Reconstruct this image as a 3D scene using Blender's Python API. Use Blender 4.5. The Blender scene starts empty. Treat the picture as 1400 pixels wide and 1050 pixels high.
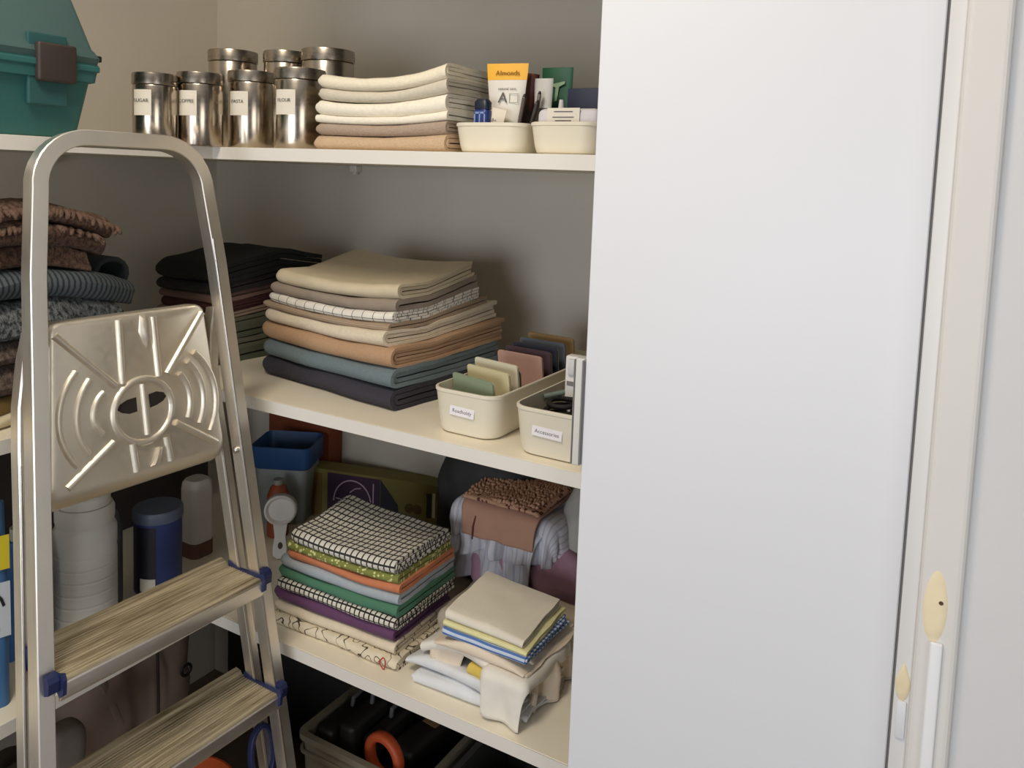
import bpy, bmesh, math, random
from math import sin, cos, pi, radians as rad, sqrt
from mathutils import Vector, Matrix, noise

S = bpy.context.scene
COL = S.collection

# ------------------------------------------------------------------ camera, world, lights, exposure
def set_camera():
    pitch, roll, yaw = .090, .037, .515
    cy, sy = cos(yaw), sin(yaw)
    f = Vector((-sy * cos(pitch), cy * cos(pitch), -sin(pitch)))
    r0 = Vector((cy, sy, 0)); u0 = r0.cross(f)
    r = r0 * cos(roll) + u0 * sin(roll); u = u0 * cos(roll) - r0 * sin(roll)
    cam = bpy.data.cameras.new('camera'); o = bpy.data.objects.new('camera', cam); COL.objects.link(o)
    M = Matrix((r, u, -f)).transposed().to_4x4(); M.translation = (0, 0, 1.5)
    o.matrix_world = M
    cam.sensor_width = 36; cam.lens = 36 * 1109.5 / 1400
    cam.shift_x = (700 - 707.7) / 1400; cam.shift_y = -(525 - 341.0) / 1400
    cam.clip_start = .02
    S.camera = o
set_camera()

W = bpy.data.worlds.new('world'); S.world = W; W.use_nodes = True
bg = W.node_tree.nodes['Background']; bg.inputs[0].default_value = (.86, .90, 1, 1); bg.inputs[1].default_value = .07

def area(name, loc, target, sx, sy, watts, col):
    l = bpy.data.lights.new(name, 'AREA'); l.shape = 'RECTANGLE'; l.size = sx; l.size_y = sy; l.energy = watts; l.color = col
    o = bpy.data.objects.new(name, l); COL.objects.link(o); o.location = loc
    o.rotation_euler = (Vector(target) - Vector(loc)).to_track_quat('-Z', 'Y').to_euler()
    return o
area('ceiling_lamp', (-.70, .02, 2.52), (-.85, .75, .6), .4, .4, 14.5, (1, .89, .74))
area('added_side_fill', (1.5, -.55, 1.45), (-1.3, .9, 1.3), .9, .9, 10, (1, .97, .93))  # added fill without a known source, brightens rail fronts and left wall
area('window_daylight', (-.50, -2.0, 1.15), (-.60, 1.2, 1.15), 1.6, 1.1, 35, (.88, .93, 1))

vs = S.view_settings
S.display_settings.display_device = 'sRGB'
vs.view_transform = 'Standard'; vs.look = 'None'; vs.gamma = 1; vs.use_curve_mapping = False; vs.exposure = 0.0

# ------------------------------------------------------------------ materials
def lin(c):
    return tuple((v / 12.92 if v <= .04045 else ((v + .055) / 1.055) ** 2.4) for v in [x / 255 for x in c]) + (1,)
class NT:
    def __init__(s, name):
        s.m = bpy.data.materials.new(name); s.m.use_nodes = True; s.n = s.m.node_tree.nodes; s.l = s.m.node_tree.links
        s.b = s.n['Principled BSDF']
    def node(s, t, **k):
        n = s.n.new(t)
        for a, v in k.items(): setattr(n, a, v)
        return n
    def link(s, a, b): s.l.new(a, b)
    def math(s, op, a, b=None):
        n = s.node('ShaderNodeMath', operation=op)
        for i, v in enumerate((a, b)):
            if v is None: continue
            if isinstance(v, (int, float)): n.inputs[i].default_value = v
            else: s.link(v, n.inputs[i])
        return n.outputs[0]
    def mix(s, f, a, b):
        n = s.node('ShaderNodeMix', data_type='RGBA')
        for i, v in ((0, f), (6, a), (7, b)):
            if isinstance(v, (int, float)): n.inputs[i].default_value = v
            elif isinstance(v, tuple): n.inputs[i].default_value = v
            else: s.link(v, n.inputs[i])
        return n.outputs[2]
    def noise(s, scale, detail=3, co='Object', stretch=None):
        t = s.node('ShaderNodeTexCoord'); n = s.node('ShaderNodeTexNoise'); n.inputs['Scale'].default_value = scale; n.inputs['Detail'].default_value = detail
        if stretch:
            mp = s.node('ShaderNodeMapping'); mp.inputs['Scale'].default_value = stretch
            s.link(t.outputs[co], mp.inputs[0]); s.link(mp.outputs[0], n.inputs['Vector'])
        else: s.link(t.outputs[co], n.inputs['Vector'])
        return n.outputs['Fac']
    def bump(s, h, strength, dist=.002):
        b = s.node('ShaderNodeBump'); b.inputs['Strength'].default_value = strength; b.inputs['Distance'].default_value = dist
        s.link(h, b.inputs['Height']); s.link(b.outputs[0], s.b.inputs['Normal'])

def mat(name, c, rough=.6, metal=0, var=.0, vscale=30, bump=0, bscale=200, spec=.5, alpha=None, coat=0):
    t = NT(name); c = lin(c)
    t.b.inputs['Roughness'].default_value = rough; t.b.inputs['Metallic'].default_value = metal
    t.b.inputs['Specular IOR Level'].default_value = spec
    if coat: t.b.inputs['Coat Weight'].default_value = coat
    if var:
        f = t.noise(vscale)
        d = tuple(x * (1 - var) for x in c[:3]) + (1,); e = tuple(min(1, x * (1 + var)) for x in c[:3]) + (1,)
        t.link(t.mix(f, d, e), t.b.inputs['Base Color'])
    else: t.b.inputs['Base Color'].default_value = c
    if bump: t.bump(t.noise(bscale, 4), bump)
    return t.m
def cloth(name, c, c2=None, mode=None, pitch=.012, width=.2, pitch2=None, rough=.95, var=.12, terry=0, bump=.35):
    """woven cloth; UV is in metres: u across the width, v along the cloth"""
    t = NT(name); c = lin(c); t.b.inputs['Roughness'].default_value = rough; t.b.inputs['Specular IOR Level'].default_value = .15
    t.b.inputs['Sheen Weight'].default_value = .04; t.b.inputs['Sheen Roughness'].default_value = .6
    f = t.noise(55 if not terry else 160, 5)
    base = t.mix(f, tuple(x * (1 - var) for x in c[:3]) + (1,), tuple(min(1, x * (1 + var)) for x in c[:3]) + (1,))
    if mode:
        tc = t.node('ShaderNodeTexCoord'); sp = t.node('ShaderNodeSeparateXYZ'); t.link(tc.outputs['UV'], sp.inputs[0])
        def band(o, p, w):
            a = t.math('DIVIDE', o, p); a = t.math('FRACT', a); return t.math('LESS_THAN', a, w)
        bu = band(sp.outputs[0], pitch, width); bv = band(sp.outputs[1], pitch2 or pitch, width)
        if mode == 'grid': fac = t.math('MAXIMUM', bu, bv)
        elif mode == 'gingham': fac = t.math('MULTIPLY', t.math('ADD', bu, bv), .5)
        elif mode == 'u': fac = bu
        elif mode == 'v': fac = bv
        elif mode == 'spots':
            v = t.node('ShaderNodeTexVoronoi'); v.inputs['Scale'].default_value = 1 / pitch; t.link(tc.outputs['UV'], v.inputs['Vector'])
            fac = t.math('LESS_THAN', v.outputs['Distance'], width)
        elif mode == 'knit':
            n = t.node('ShaderNodeTexNoise'); n.inputs['Scale'].default_value = 1 / pitch; n.inputs['Detail'].default_value = 4; n.inputs['Roughness'].default_value = .7
            mp = t.node('ShaderNodeMapping'); mp.inputs['Scale'].default_value = (1, .55, 1); t.link(tc.outputs['UV'], mp.inputs[0]); t.link(mp.outputs[0], n.inputs['Vector'])
            rr = t.node('ShaderNodeMapRange'); rr.inputs[1].default_value = .5 - width; rr.inputs[2].default_value = .5 + width; t.link(n.outputs['Fac'], rr.inputs[0]); fac = rr.outputs[0]
        elif mode == 'scribble':
            n = t.node('ShaderNodeTexNoise'); n.inputs['Scale'].default_value = 1 / pitch; n.inputs['Detail'].default_value = 1
            t.link(tc.outputs['UV'], n.inputs['Vector'])
            a = t.math('ABSOLUTE', t.math('SUBTRACT', n.outputs['Fac'], .5)); fac = t.math('LESS_THAN', a, width)
        base = t.mix(fac, base, lin(c2))
    t.link(base, t.b.inputs['Base Color'])
    t.bump(t.noise(900 if not terry else 420, 4), bump if not terry else terry, .0015 if not terry else .003)
    return t.m
def brushed(name, c, rough=.3, stretch=(1, 1, 60), bump=.05, var=.12, metal=1):
    t = NT(name); c = lin(c); t.b.inputs['Metallic'].default_value = metal
    f = t.noise(12, 5, stretch=stretch)
    t.link(t.mix(f, tuple(x * (1 - var) for x in c[:3]) + (1,), tuple(min(1, x * (1 + var)) for x in c[:3]) + (1,)), t.b.inputs['Base Color'])
    r = t.node('ShaderNodeMapRange'); r.inputs[3].default_value = rough * .8; r.inputs[4].default_value = rough * 1.3; t.link(f, r.inputs[0]); t.link(r.outputs[0], t.b.inputs['Roughness'])
    t.bump(f, bump, .001); return t.m

M = {}
M['wall'] = mat('wall_paint', (208, 201, 188), .9, var=.03, vscale=4, bump=.12, bscale=160)
M['room'] = mat('room_paint', (214, 213, 213), .8, var=.02, vscale=4, bump=.08, bscale=140)
M['casing'] = mat('casing_paint', (220, 217, 212), .6, var=.025, vscale=8, bump=.05, bscale=90)
M['floor'] = mat('floor_vinyl', (120, 104, 88), .6, var=.15, vscale=9)
M['shelf'] = mat('shelf_laminate', (242, 233, 212), .45, var=.02, vscale=6)
M['edge'] = mat('shelf_edge_band', (226, 221, 212), .4)
M['door'] = mat('door_laminate', (224, 225, 229), .42, var=.008, vscale=3)
M['jamb'] = mat('jamb_laminate', (226, 225, 224), .4)
M['dark_gap'] = mat('dark_gap_grey', (122, 118, 116), .7)
M['alu'] = brushed('worn_aluminium', (244, 238, 228), .40, (1, 1, 40), metal=1)
M['alu_plate'] = brushed('pressed_aluminium', (232, 224, 208), .42, (9, 9, 9), .06, .05, metal=.9)
M['steel'] = brushed('brushed_steel', (186, 174, 158), .22, (1, 1, 14), .02, .06)
M['steel_lid'] = brushed('steel_lid', (168, 158, 144), .26, (1, 1, 10), .02, .06)
M['bolt'] = brushed('zinc_bolt', (200, 196, 190), .3)
M['blue_cap'] = mat('blue_plastic', (34, 44, 86), .45, var=.1)
M['ink'] = mat('printed_ink', (60, 58, 58), .8)
M['paper'] = mat('label_paper', (222, 214, 198), .8)
M['cream_plastic'] = mat('cream_plastic', (222, 214, 194), .5, var=.02, vscale=8)
M['black'] = mat('black_plastic', (30, 28, 27), .5, var=.1)
M['black_soft'] = mat('black_rubber', (22, 22, 23), .7)

# tread metal: fine raised ribs running along the step
def tread_mat():
    t = NT('ribbed_tread'); t.b.inputs['Metallic'].default_value = .45; t.b.inputs['Roughness'].default_value = .55
    f = t.noise(9, 5, stretch=(1.0, 34, 34)); g = t.noise(26, 5, stretch=(.35, 1, 1))
    f2 = t.math('ADD', t.math('MULTIPLY', f, .7), t.math('MULTIPLY', g, .3))
    r = t.node('ShaderNodeValToRGB'); r.color_ramp.elements[0].position = .36; r.color_ramp.elements[0].color = lin((132, 116, 88))
    r.color_ramp.elements[1].position = .58; r.color_ramp.elements[1].color = lin((206, 192, 162))
    t.link(f2, r.inputs[0]); t.link(r.outputs[0], t.b.inputs['Base Color']); t.bump(f, .25, .001)
    return t.m
M['tread'] = tread_mat()

# ------------------------------------------------------------------ mesh helpers
def obj(name, me_or_bm, m=None, parent=None, smooth=None, loc=None, rot=None):
    if isinstance(me_or_bm, bmesh.types.BMesh):
        me = bpy.data.meshes.new(name); me_or_bm.normal_update(); me_or_bm.to_mesh(me); me_or_bm.free()
    else: me = me_or_bm
    o = bpy.data.objects.new(name, me); COL.objects.link(o)
    if m is not None:
        me.materials.append(m if not isinstance(m, str) else M[m])
    if parent is not None: o.parent = parent
    if smooth is not None:
        for p in me.polygons: p.use_smooth = True
        if smooth < 180: me.set_sharp_from_angle(angle=rad(smooth))
    if loc is not None: o.location = loc
    if rot is not None: o.rotation_euler = rot
    return o
def tag(o, label, cat, group=None, kind=None):
    o['label'] = label; o['category'] = cat
    if group: o['group'] = group
    if kind: o['kind'] = kind
    return o
def thing(name, loc, label, cat, group=None, rz=0, parent=None):
    o = bpy.data.objects.new(name, None); COL.objects.link(o); o.location = loc; o.rotation_euler = (0, 0, rz); o.empty_display_size = .02
    return tag(o, label, cat, group)
def struct(o): o['kind'] = 'structure'; return o
def bm_box(x0, x1, y0, y1, z0, z1, bev=0, seg=2, bm=None):
    own = bm is None
    b = bmesh.new()
    bmesh.ops.create_cube(b, size=1)
    for v in b.verts: v.co = Vector((x0 + (v.co.x + .5) * (x1 - x0), y0 + (v.co.y + .5) * (y1 - y0), z0 + (v.co.z + .5) * (z1 - z0)))
    if bev: bmesh.ops.bevel(b, geom=b.edges[:], offset=bev, segments=seg, affect='EDGES', profile=.5)
    if own: return b
    join(bm, b); return bm
def join(dst, src, mx=None):
    mp = {}
    for v in src.verts: mp[v] = dst.verts.new(mx @ v.co if mx else v.co)
    for f in src.faces:
        try: dst.faces.new([mp[v] for v in f.verts])
        except ValueError: pass
    src.free()
def loft(loops, caps=(True, True), closed=True):
    b = bmesh.new(); rows = [[b.verts.new(p) for p in L] for L in loops]; n = len(rows[0])
    for a, c in zip(rows, rows[1:]):
        for i in range(n if closed else n - 1):
            j = (i + 1) % n; b.faces.new((a[i], a[j], c[j], c[i]))
    if caps[0]: b.faces.new(list(reversed(rows[0])))
    if caps[1]: b.faces.new(rows[-1])
    return b
def lathe(prof, n=32, caps=(True, True)):
    return loft([[(r * cos(2 * pi * i / n), r * sin(2 * pi * i / n), z) for i in range(n)] for r, z in prof], caps)
def rrect(hx, hy, r, z, n=5, cx=0, cy=0):
    r = min(r, hx * .999, hy * .999); pts = []
    for (sx, sy, a0) in ((1, 1, 0), (-1, 1, pi / 2), (-1, -1, pi), (1, -1, 1.5 * pi)):
        for k in range(n + 1):
            a = a0 + k / n * pi / 2; pts.append((cx + sx * (hx - r) + r * cos(a), cy + sy * (hy - r) + r * sin(a), z))
    return pts
def sweep(path, sec, normal, caps=True, closed=False):
    """sweep a 2D section (a along in-plane side, b along normal) on a path lying in a plane"""
    loops = []; N = Vector(normal).normalized(); P = [Vector(p) for p in path]; n = len(P)
    for i, p in enumerate(P):
        if closed: t = (P[(i + 1) % n] - P[i - 1])
        else: t = (P[min(i + 1, n - 1)] - P[max(i - 1, 0)])
        t.normalize(); side = t.cross(N).normalized(); k = 1
        if 0 < i < n - 1 or closed:
            d = (P[(i + 1) % n] - p).normalized().dot(t); k = 1 / max(.6, d)
        loops.append([p + side * (a * k) + N * b for a, b in sec])
    if closed: loops.append(loops[0])
    return loft(loops, (caps and not closed, caps and not closed))
def tube(path, r, n=8, closed=False):
    """round tube with parallel-transported frame"""
    P = [Vector(p) for p in path]; m = len(P); loops = []; nrm = None
    for i, p in enumerate(P):
        t = ((P[(i + 1) % m] - P[i - 1]) if closed else (P[min(i + 1, m - 1)] - P[max(i - 1, 0)])).normalized()
        if nrm is None: nrm = t.orthogonal().normalized()
        nrm = (nrm - t * nrm.dot(t)).normalized(); bi = t.cross(nrm)
        rr = r[i] if isinstance(r, (list, tuple)) else r
        loops.append([p + (nrm * cos(2 * pi * k / n) + bi * sin(2 * pi * k / n)) * rr for k in range(n)])
    if closed: loops.append(loops[0])
    return loft(loops, (not closed, not closed))
def rsec(w, d, r, n=3):
    return [(x, y) for x, y, _ in rrect(w / 2, d / 2, r, 0, n)]
def text(name, s, size, parent, loc, rot, m='ink', sx=1):
    c = bpy.data.curves.new(name, 'FONT'); c.body = s; c.size = size; c.align_x = 'CENTER'; c.align_y = 'CENTER'; c.extrude = .0001; c.space_character = 1.05
    o = bpy.data.objects.new(name, c); COL.objects.link(o); o.parent = parent; o.location = loc; o.rotation_euler = rot; o.scale = (sx, 1, 1)
    c.materials.append(M[m])
    me = bpy.data.meshes.new_from_object(o); mx = o.matrix_basis.copy(); bpy.data.objects.remove(o); bpy.data.curves.remove(c)
    o = bpy.data.objects.new(name, me); COL.objects.link(o); o.parent = parent; o.matrix_basis = mx; return o
def ns(x, y, z, s): return noise.noise(Vector((x * s, y * s, z * s)))

# ------------------------------------------------------------------ folded cloth
def towel_mesh(name, w, d, h, K, seed, nu=22, rough=.003, endjit=.006, round_left=True, bow=None, wave=0, backjit=.012, arcn=7, fl=9, taper=.0):
    """K nested folds: front (-y) is the round fold, the layers show on the +x end. UV in metres."""
    b = bmesh.new(); uvl = b.loops.layers.uv.new('UVMap'); rnd = random.Random(seed)
    t0 = h / (2 * K); sd = seed * 13.7
    for k in range(K):
        R = h / 2 * (1 - k / K); t = t0 * .86
        R2 = max(R - t, .0006)
        yc = -d / 2 + h / 2
        bk_t = d / 2 - rnd.uniform(0, backjit); bk_b = d / 2 - rnd.uniform(0, backjit)
        path = []
        for i in range(fl): path.append((bk_t + (yc - bk_t) * i / fl, 1, 0))
        for i in range(arcn + 1):
            a = pi / 2 + pi * i / arcn; path.append((yc + cos(a) * 1.0, sin(a), 1, ))
        # build outer and inner offsets
        outer, inner = [], []
        for i in range(fl): y = bk_t + (yc - bk_t) * i / fl; outer.append((y, R)); inner.append((y, R2))
        for i in range(arcn + 1):
            a = pi / 2 + pi * i / arcn; outer.append((yc + R * cos(a), R * sin(a))); inner.append((yc + R2 * cos(a), R2 * sin(a)))
        for i in range(fl): y = yc + (bk_b - yc) * (i + 1) / fl; outer.append((y, -R)); inner.append((y, -R2))
        sv = [0]
        for p, q in zip(outer, outer[1:]): sv.append(sv[-1] + sqrt((p[0] - q[0]) ** 2 + (p[1] - q[1]) ** 2))
        ring = [(p, s) for p, s in zip(outer, sv)] + [(p, s) for p, s in zip(reversed(inner), reversed(sv))]
        n = len(ring); rows = []
        jl, jr, jw = rnd.uniform(0, endjit), rnd.uniform(0, endjit), rnd.uniform(0, 6)
        for iu in range(nu + 1):
            f = iu / nu; f = f + .12 * sin(2 * pi * f) / (2 * pi) * -1
            row = []
            for (y, z), s in ring:
                e0 = -w / 2 + jl + .4 * endjit * noise.noise(Vector((s * 25, sd, k)))
                e1 = w / 2 - jr + .5 * endjit * noise.noise(Vector((s * 25, sd + 9, k + jw)))
                x = e0 + (e1 - e0) * f
                sc = 1.0
                if round_left:
                    rl = h * .9; q = (x + w / 2) / rl
                    if q < 1: sc = .25 + .75 * sqrt(max(0, 1 - (1 - max(q, 0)) ** 2))
                zz = h / 2 + z * sc
                if round_left and q < 1: zz -= (1 - sc) * h * .12
                yy = y
                if taper: zz *= 1 - taper * (y + d / 2) / d
                zf = zz / h
                yy += rough * 2 * ns(x, sd, zz * 3, 9) * (1 if y < 0 else .4)
                if round_left and q < 1: yy += (1 - max(q, 0)) ** 2 * h * .5 * (1 if y < 0 else -1)
                dz = rough * (noise.noise(Vector((x * 11, yy * 11, sd))) + .5 * noise.noise(Vector((x * 27, yy * 27, sd)))) * zf
                if wave: dz += wave * sin(x * 34 + sd) * zf * (.6 + .4 * cos(yy * 20))
                if bow: dz += bow(x, yy, zf)
                v = b.verts.new((x, yy, zz + dz)); row.append((v, (x + .5, s)))
            rows.append(row)
        for A, B in zip(rows, rows[1:]):
            for i in range(n):
                j = (i + 1) % n
                fc = b.faces.new((A[i][0], B[i][0], B[j][0], A[j][0]))
                for lp, uv in zip(fc.loops, (A[i][1], B[i][1], B[j][1], A[j][1])): lp[uvl].uv = uv
        m = n // 2
        for R_, fl_ in ((rows[0], False), (rows[-1], True)):
            for i in range(m - 1):
                q4 = [R_[i], R_[i + 1], R_[n - 2 - i], R_[n - 1 - i]]
                if fl_: q4.reverse()
                try:
                    fc = b.faces.new([v for v, _ in q4])
                    for lp, (_, uv) in zip(fc.loops, q4): lp[uvl].uv = (.5 + uv[1] * .9, uv[1])
                except ValueError: pass
    bmesh.ops.recalc_face_normals(b, faces=b.faces[:])
    return b
def stack(base, rz, specs, name, cat, group, gap=.0006, bowf=None, **kw):
    """specs bottom to top: dict(w,d,h,K,m,label,dx,dy,dr)"""
    z = 0; out = []; H = sum(s['h'] for s in specs)
    for i, s in enumerate(specs):
        z0 = z
        def bow(x, y, zf, z0=z0, s=s):
            if not bowf: return 0
            X, Y = x + s.get('dx', 0), y + s.get('dy', 0)
            return bowf(X, Y) * (z0 + zf * s['h']) / H
        args = dict(kw); args.update(s.get('kw', {}))
        bm = towel_mesh(s.get('name', name), s['w'], s['d'], s['h'], s.get('K', 2), i * 7 + len(group), bow=bow, **args)
        c, sn = cos(rz), sin(rz); dx, dy = s.get('dx', 0), s.get('dy', 0)
        o = obj(s.get('name', name), bm, s['m'], None, 38, (base[0] + c * dx - sn * dy, base[1] + sn * dx + c * dy, base[2] + z), (0, 0, rz + s.get('dr', 0)))
        tag(o, s['label'], s.get('cat', cat), group); out.append(o); z += s['h'] + gap
    return out
def draped(name, x0, x1, y0, y1, ztop, floor, hang, m, seed=1, nx=44, ny=40, thick=.002, pleat=.006, r=.02, lump=.006, crot=0):
    """a cloth lying over a block x0..x1,y0..y1 whose overhang falls down its sides; hang=(left,right,front,back)"""
    b = bmesh.new(); uvl = b.loops.layers.uv.new('UVMap'); g = []
    def fold(s, lo, hi):
        if s < lo: return lo, lo - s
        if s > hi: return hi, s - hi
        return s, 0
    X0, X1, Y0, Y1 = x0 - hang[0], x1 + hang[1], y0 - hang[2], y1 + hang[3]
    for j in range(ny + 1):
        row = []
        for i in range(nx + 1):
            sx, sy = X0 + (X1 - X0) * i / nx, Y0 + (Y1 - Y0) * j / ny
            if crot:
                mx_, my_ = (x0 + x1) / 2, (y0 + y1) / 2; c_, s_ = cos(crot), sin(crot); qx, qy = sx - mx_, sy - my_
                sx, sy = mx_ + c_ * qx - s_ * qy, my_ + s_ * qx + c_ * qy
            ax, ox = fold(sx, x0, x1); ay, oy = fold(sy, y0, y1)
            dx = -1 if sx < x0 else (1 if sx > x1 else 0); dy = -1 if sy < y0 else (1 if sy > y1 else 0)
            o = sqrt(ox * ox + oy * oy) if (ox and oy) else ox + oy
            # quarter round then straight down
            arc = r * pi / 2
            if o <= 0: out, dn = 0, 0
            elif o < arc: a = o / r; out, dn = r * sin(a), r * (1 - cos(a))
            else: out, dn = r, r + (o - arc)
            ux, uy = (dx * ox / o, dy * oy / o) if o else (0, 0)
            pl = pleat * min(1, dn / .05) * sin((ax * (1 if oy else 0) + ay * (1 if ox else 0)) * 95 + seed * 2 + 3 * noise.noise(Vector((ax * 9, ay * 9, seed))))
            out += pl + (pleat * .8 * min(1, dn / .04)) * noise.noise(Vector((sx * 22, sy * 22, seed + 4)))
            z = ztop + lump * noise.noise(Vector((sx * 13, sy * 13, seed))) - dn
            if z < floor:
                out += (floor - z) * .55; z = floor + .0015 + .003 * abs(noise.noise(Vector((sx * 40, sy * 40, seed))))
            row.append((b.verts.new((ax + ux * out, ay + uy * out, z)), (sx + 2, sy + 2)))
        g.append(row)
    for j in range(ny):
        for i in range(nx):
            q = (g[j][i], g[j][i + 1], g[j + 1][i + 1], g[j + 1][i]); fc = b.faces.new([v for v, _ in q])
            for lp, (_, uv) in zip(fc.loops, q): lp[uvl].uv = uv
    o = obj(name, b, m, None, 180)
    md = o.modifiers.new('thickness', 'SOLIDIFY'); md.thickness = thick; md.offset = 0
    return o
def blob(hx, hy, hz, seed, amp=.015, sc=9, sub=5, sq=4, ridge=0):
    """a soft lumpy sack: super-ellipsoid with creases, sitting on z=0"""
    b = bmesh.new(); bmesh.ops.create_icosphere(b, subdivisions=sub, radius=1)
    for v in b.verts:
        c = v.co; k = (abs(c.x) ** sq + abs(c.y) ** sq + abs(c.z) ** sq) ** (-1 / sq); p = Vector((c.x * k * hx, c.y * k * hy, c.z * k * hz))
        n = noise.noise(p * sc + Vector((seed, 0, 0))) + .5 * noise.noise(p * sc * 2.3 + Vector((0, seed, 0)))
        cr = abs(noise.noise(Vector((p.x * sc * .8, p.y * sc * .8, p.z * sc * .35 + seed))))
        p += c * (amp * n - ridge * max(0, .16 - cr) / .16)
        v.co = p
    z0 = min(v.co.z for v in b.verts)
    for v in b.verts: v.co.z = max(v.co.z - z0 - .012, 0)
    return b

# ------------------------------------------------------------------ the setting
FY, LX = 1.023, -1.229          # front edges of the two shelf branches
WB, WL = 1.58, -1.88            # back wall, left wall
struct(obj('floor', bm_box(-2.2, 1.6, -3, 1.7, -.05, 0), 'floor'))
struct(obj('wall_back', bm_box(WL - .1, .9, WB, WB + .1, 0, 2.6), 'wall'))
struct(obj('wall_left', bm_box(WL - .1, WL, -1.2, WB, 0, 2.6), 'wall'))
struct(obj('ceiling', bm_box(-2.2, 1.6, -3, 1.7, 2.6, 2.7), 'room'))

struct(obj('added_header', bm_box(-1.25, .0155, .985, 1.01, 1.95, 2.6), 'room'))     # unseen header, added to keep the lamp off the upper back wall
# sliding door, a grey strip painted as its shaded gap, jamb, casing strips and the room wall beside it
DY = .955
door = struct(obj('door_1', bm_box(-.432, -.0445, DY, DY + .018, .03, 2.5, .0012, 1), 'door'))
obj('edge_pull', bm_box(-.4445, -.4325, DY - .004, DY + .014, 1.122, 1.266, .0012), mat('edge_pull_aluminium', (214, 212, 206), .4, .3), door)
obj('pull_groove', bm_box(-.4345, -.4322, DY - .0055, DY - .0005, 1.124, 1.264, .0005), 'dark_gap', door)
obj('pull_lip', bm_box(-.4462, -.4446, DY - .005, DY + .012, 1.124, 1.264, .0005), mat('pull_lip_grey', (120, 116, 110), .5), door)  # darker grey lip along the free edge of the pull
struct(obj('trim_1', bm_box(-.0445, -.0415, DY + .004, DY + .016, .03, 2.5), 'dark_gap'))
struct(obj('trim_2', bm_box(-.0415, -.0255, DY - .004, DY + .02, 0, 2.55, .0015), 'jamb'))
struct(obj('trim_3', bm_box(-.0252, .0155, DY - .03, DY + .03, 0, 2.55, .006, 3), 'casing'))
struct(obj('wall_right', bm_box(.0155, 1.6, DY - .018, DY + .2, 0, 2.6), 'room'))
t3 = bpy.data.objects['trim_3']
filler = mat('bare_filler', (236, 221, 186), .9, var=.08, vscale=60, bump=.2, bscale=120)
def patch(name, cx, cz, hw, hh, y, m, par, tipt=.3):
    L = []
    for k, (s, dep) in enumerate(((1, 0), (.86, -.0012), (.5, -.0018))):
        L.append([(cx + hw * s * cos(a) * (1 - tipt * max(0, sin(a)) * .5), y + dep, cz + hh * s * sin(a)) for a in [2 * pi * i / 24 for i in range(24)]])
    return obj(name, loft(L), m, par, 50)
patch('filler_patch', -.0085, 1.070, .0115, .039, DY - .0300, filler, t3)
obj('screw_hole', lathe([(.0022, 0), (.0022, .0004)], 12), mat('screw_hole_dark', (88, 66, 48), .9), t3, None, (-.0035, DY - .0317, 1.076), (pi / 2, 0, 0))
obj('cable_strip', bm_box(-.0105, .0015, DY - .0345, DY - .0296, .2, 1.033, .002, 3), mat('white_cable_strip', (232, 232, 234), .4), t3, 40)
t2 = bpy.data.objects['trim_2']
patch('filler_patch', -.0335, .964, .0075, .022, DY - .0042, filler, t2, 1.2)
obj('cable_strip', bm_box(-.0375, -.0280, DY - .0065, DY - .0036, .90, .943, .0012, 2), mat('white_tape_strip', (228, 230, 234), .5), t2, 40)

# L-shaped shelves
def shelf(z, label, th=.022):
    t = thing('corner_shelf', (0, 0, z - th), label, 'shelf', 'L-shaped closet shelves')
    o = obj('board', bm_box(WL + .001, .6, FY + .002, WB - .001, 0, th, .0008, 1), 'shelf', t)
    obj('board', bm_box(WL + .001, LX - .002, -1.0, FY + .0015, 0, th, .0008, 1), 'shelf', t)
    obj('edge_band', bm_box(LX - .002, .6, FY, FY + .0018, 0, th - .0003), 'edge', t)
    obj('edge_band', bm_box(LX - .0018, LX, -1.0, FY - .0002, 0, th - .0003), 'edge', t)
    return t
Z0, Z1, Z2 = 1.533, 1.083, .641
s0 = shelf(Z0, 'white corner shelf at the top holding the steel canisters')
shelf(Z1, 'white middle corner shelf holding the tall towel stack and labelled baskets')
shelf(Z2, 'white lowest corner shelf under the checked tea towels and white linen pile')
for (x, y) in ((WL + .012, 1.10), (-1.36, WB - .012)):
    b = bm_box(-.011, .011, -.011, .011, -.016, 0, .002); bm_box(-.004, .004, -.004, .004, -.022, -.014, bm=b)
    obj('shelf_support', b, 'edge', s0, None, (x, y, 0))

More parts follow.
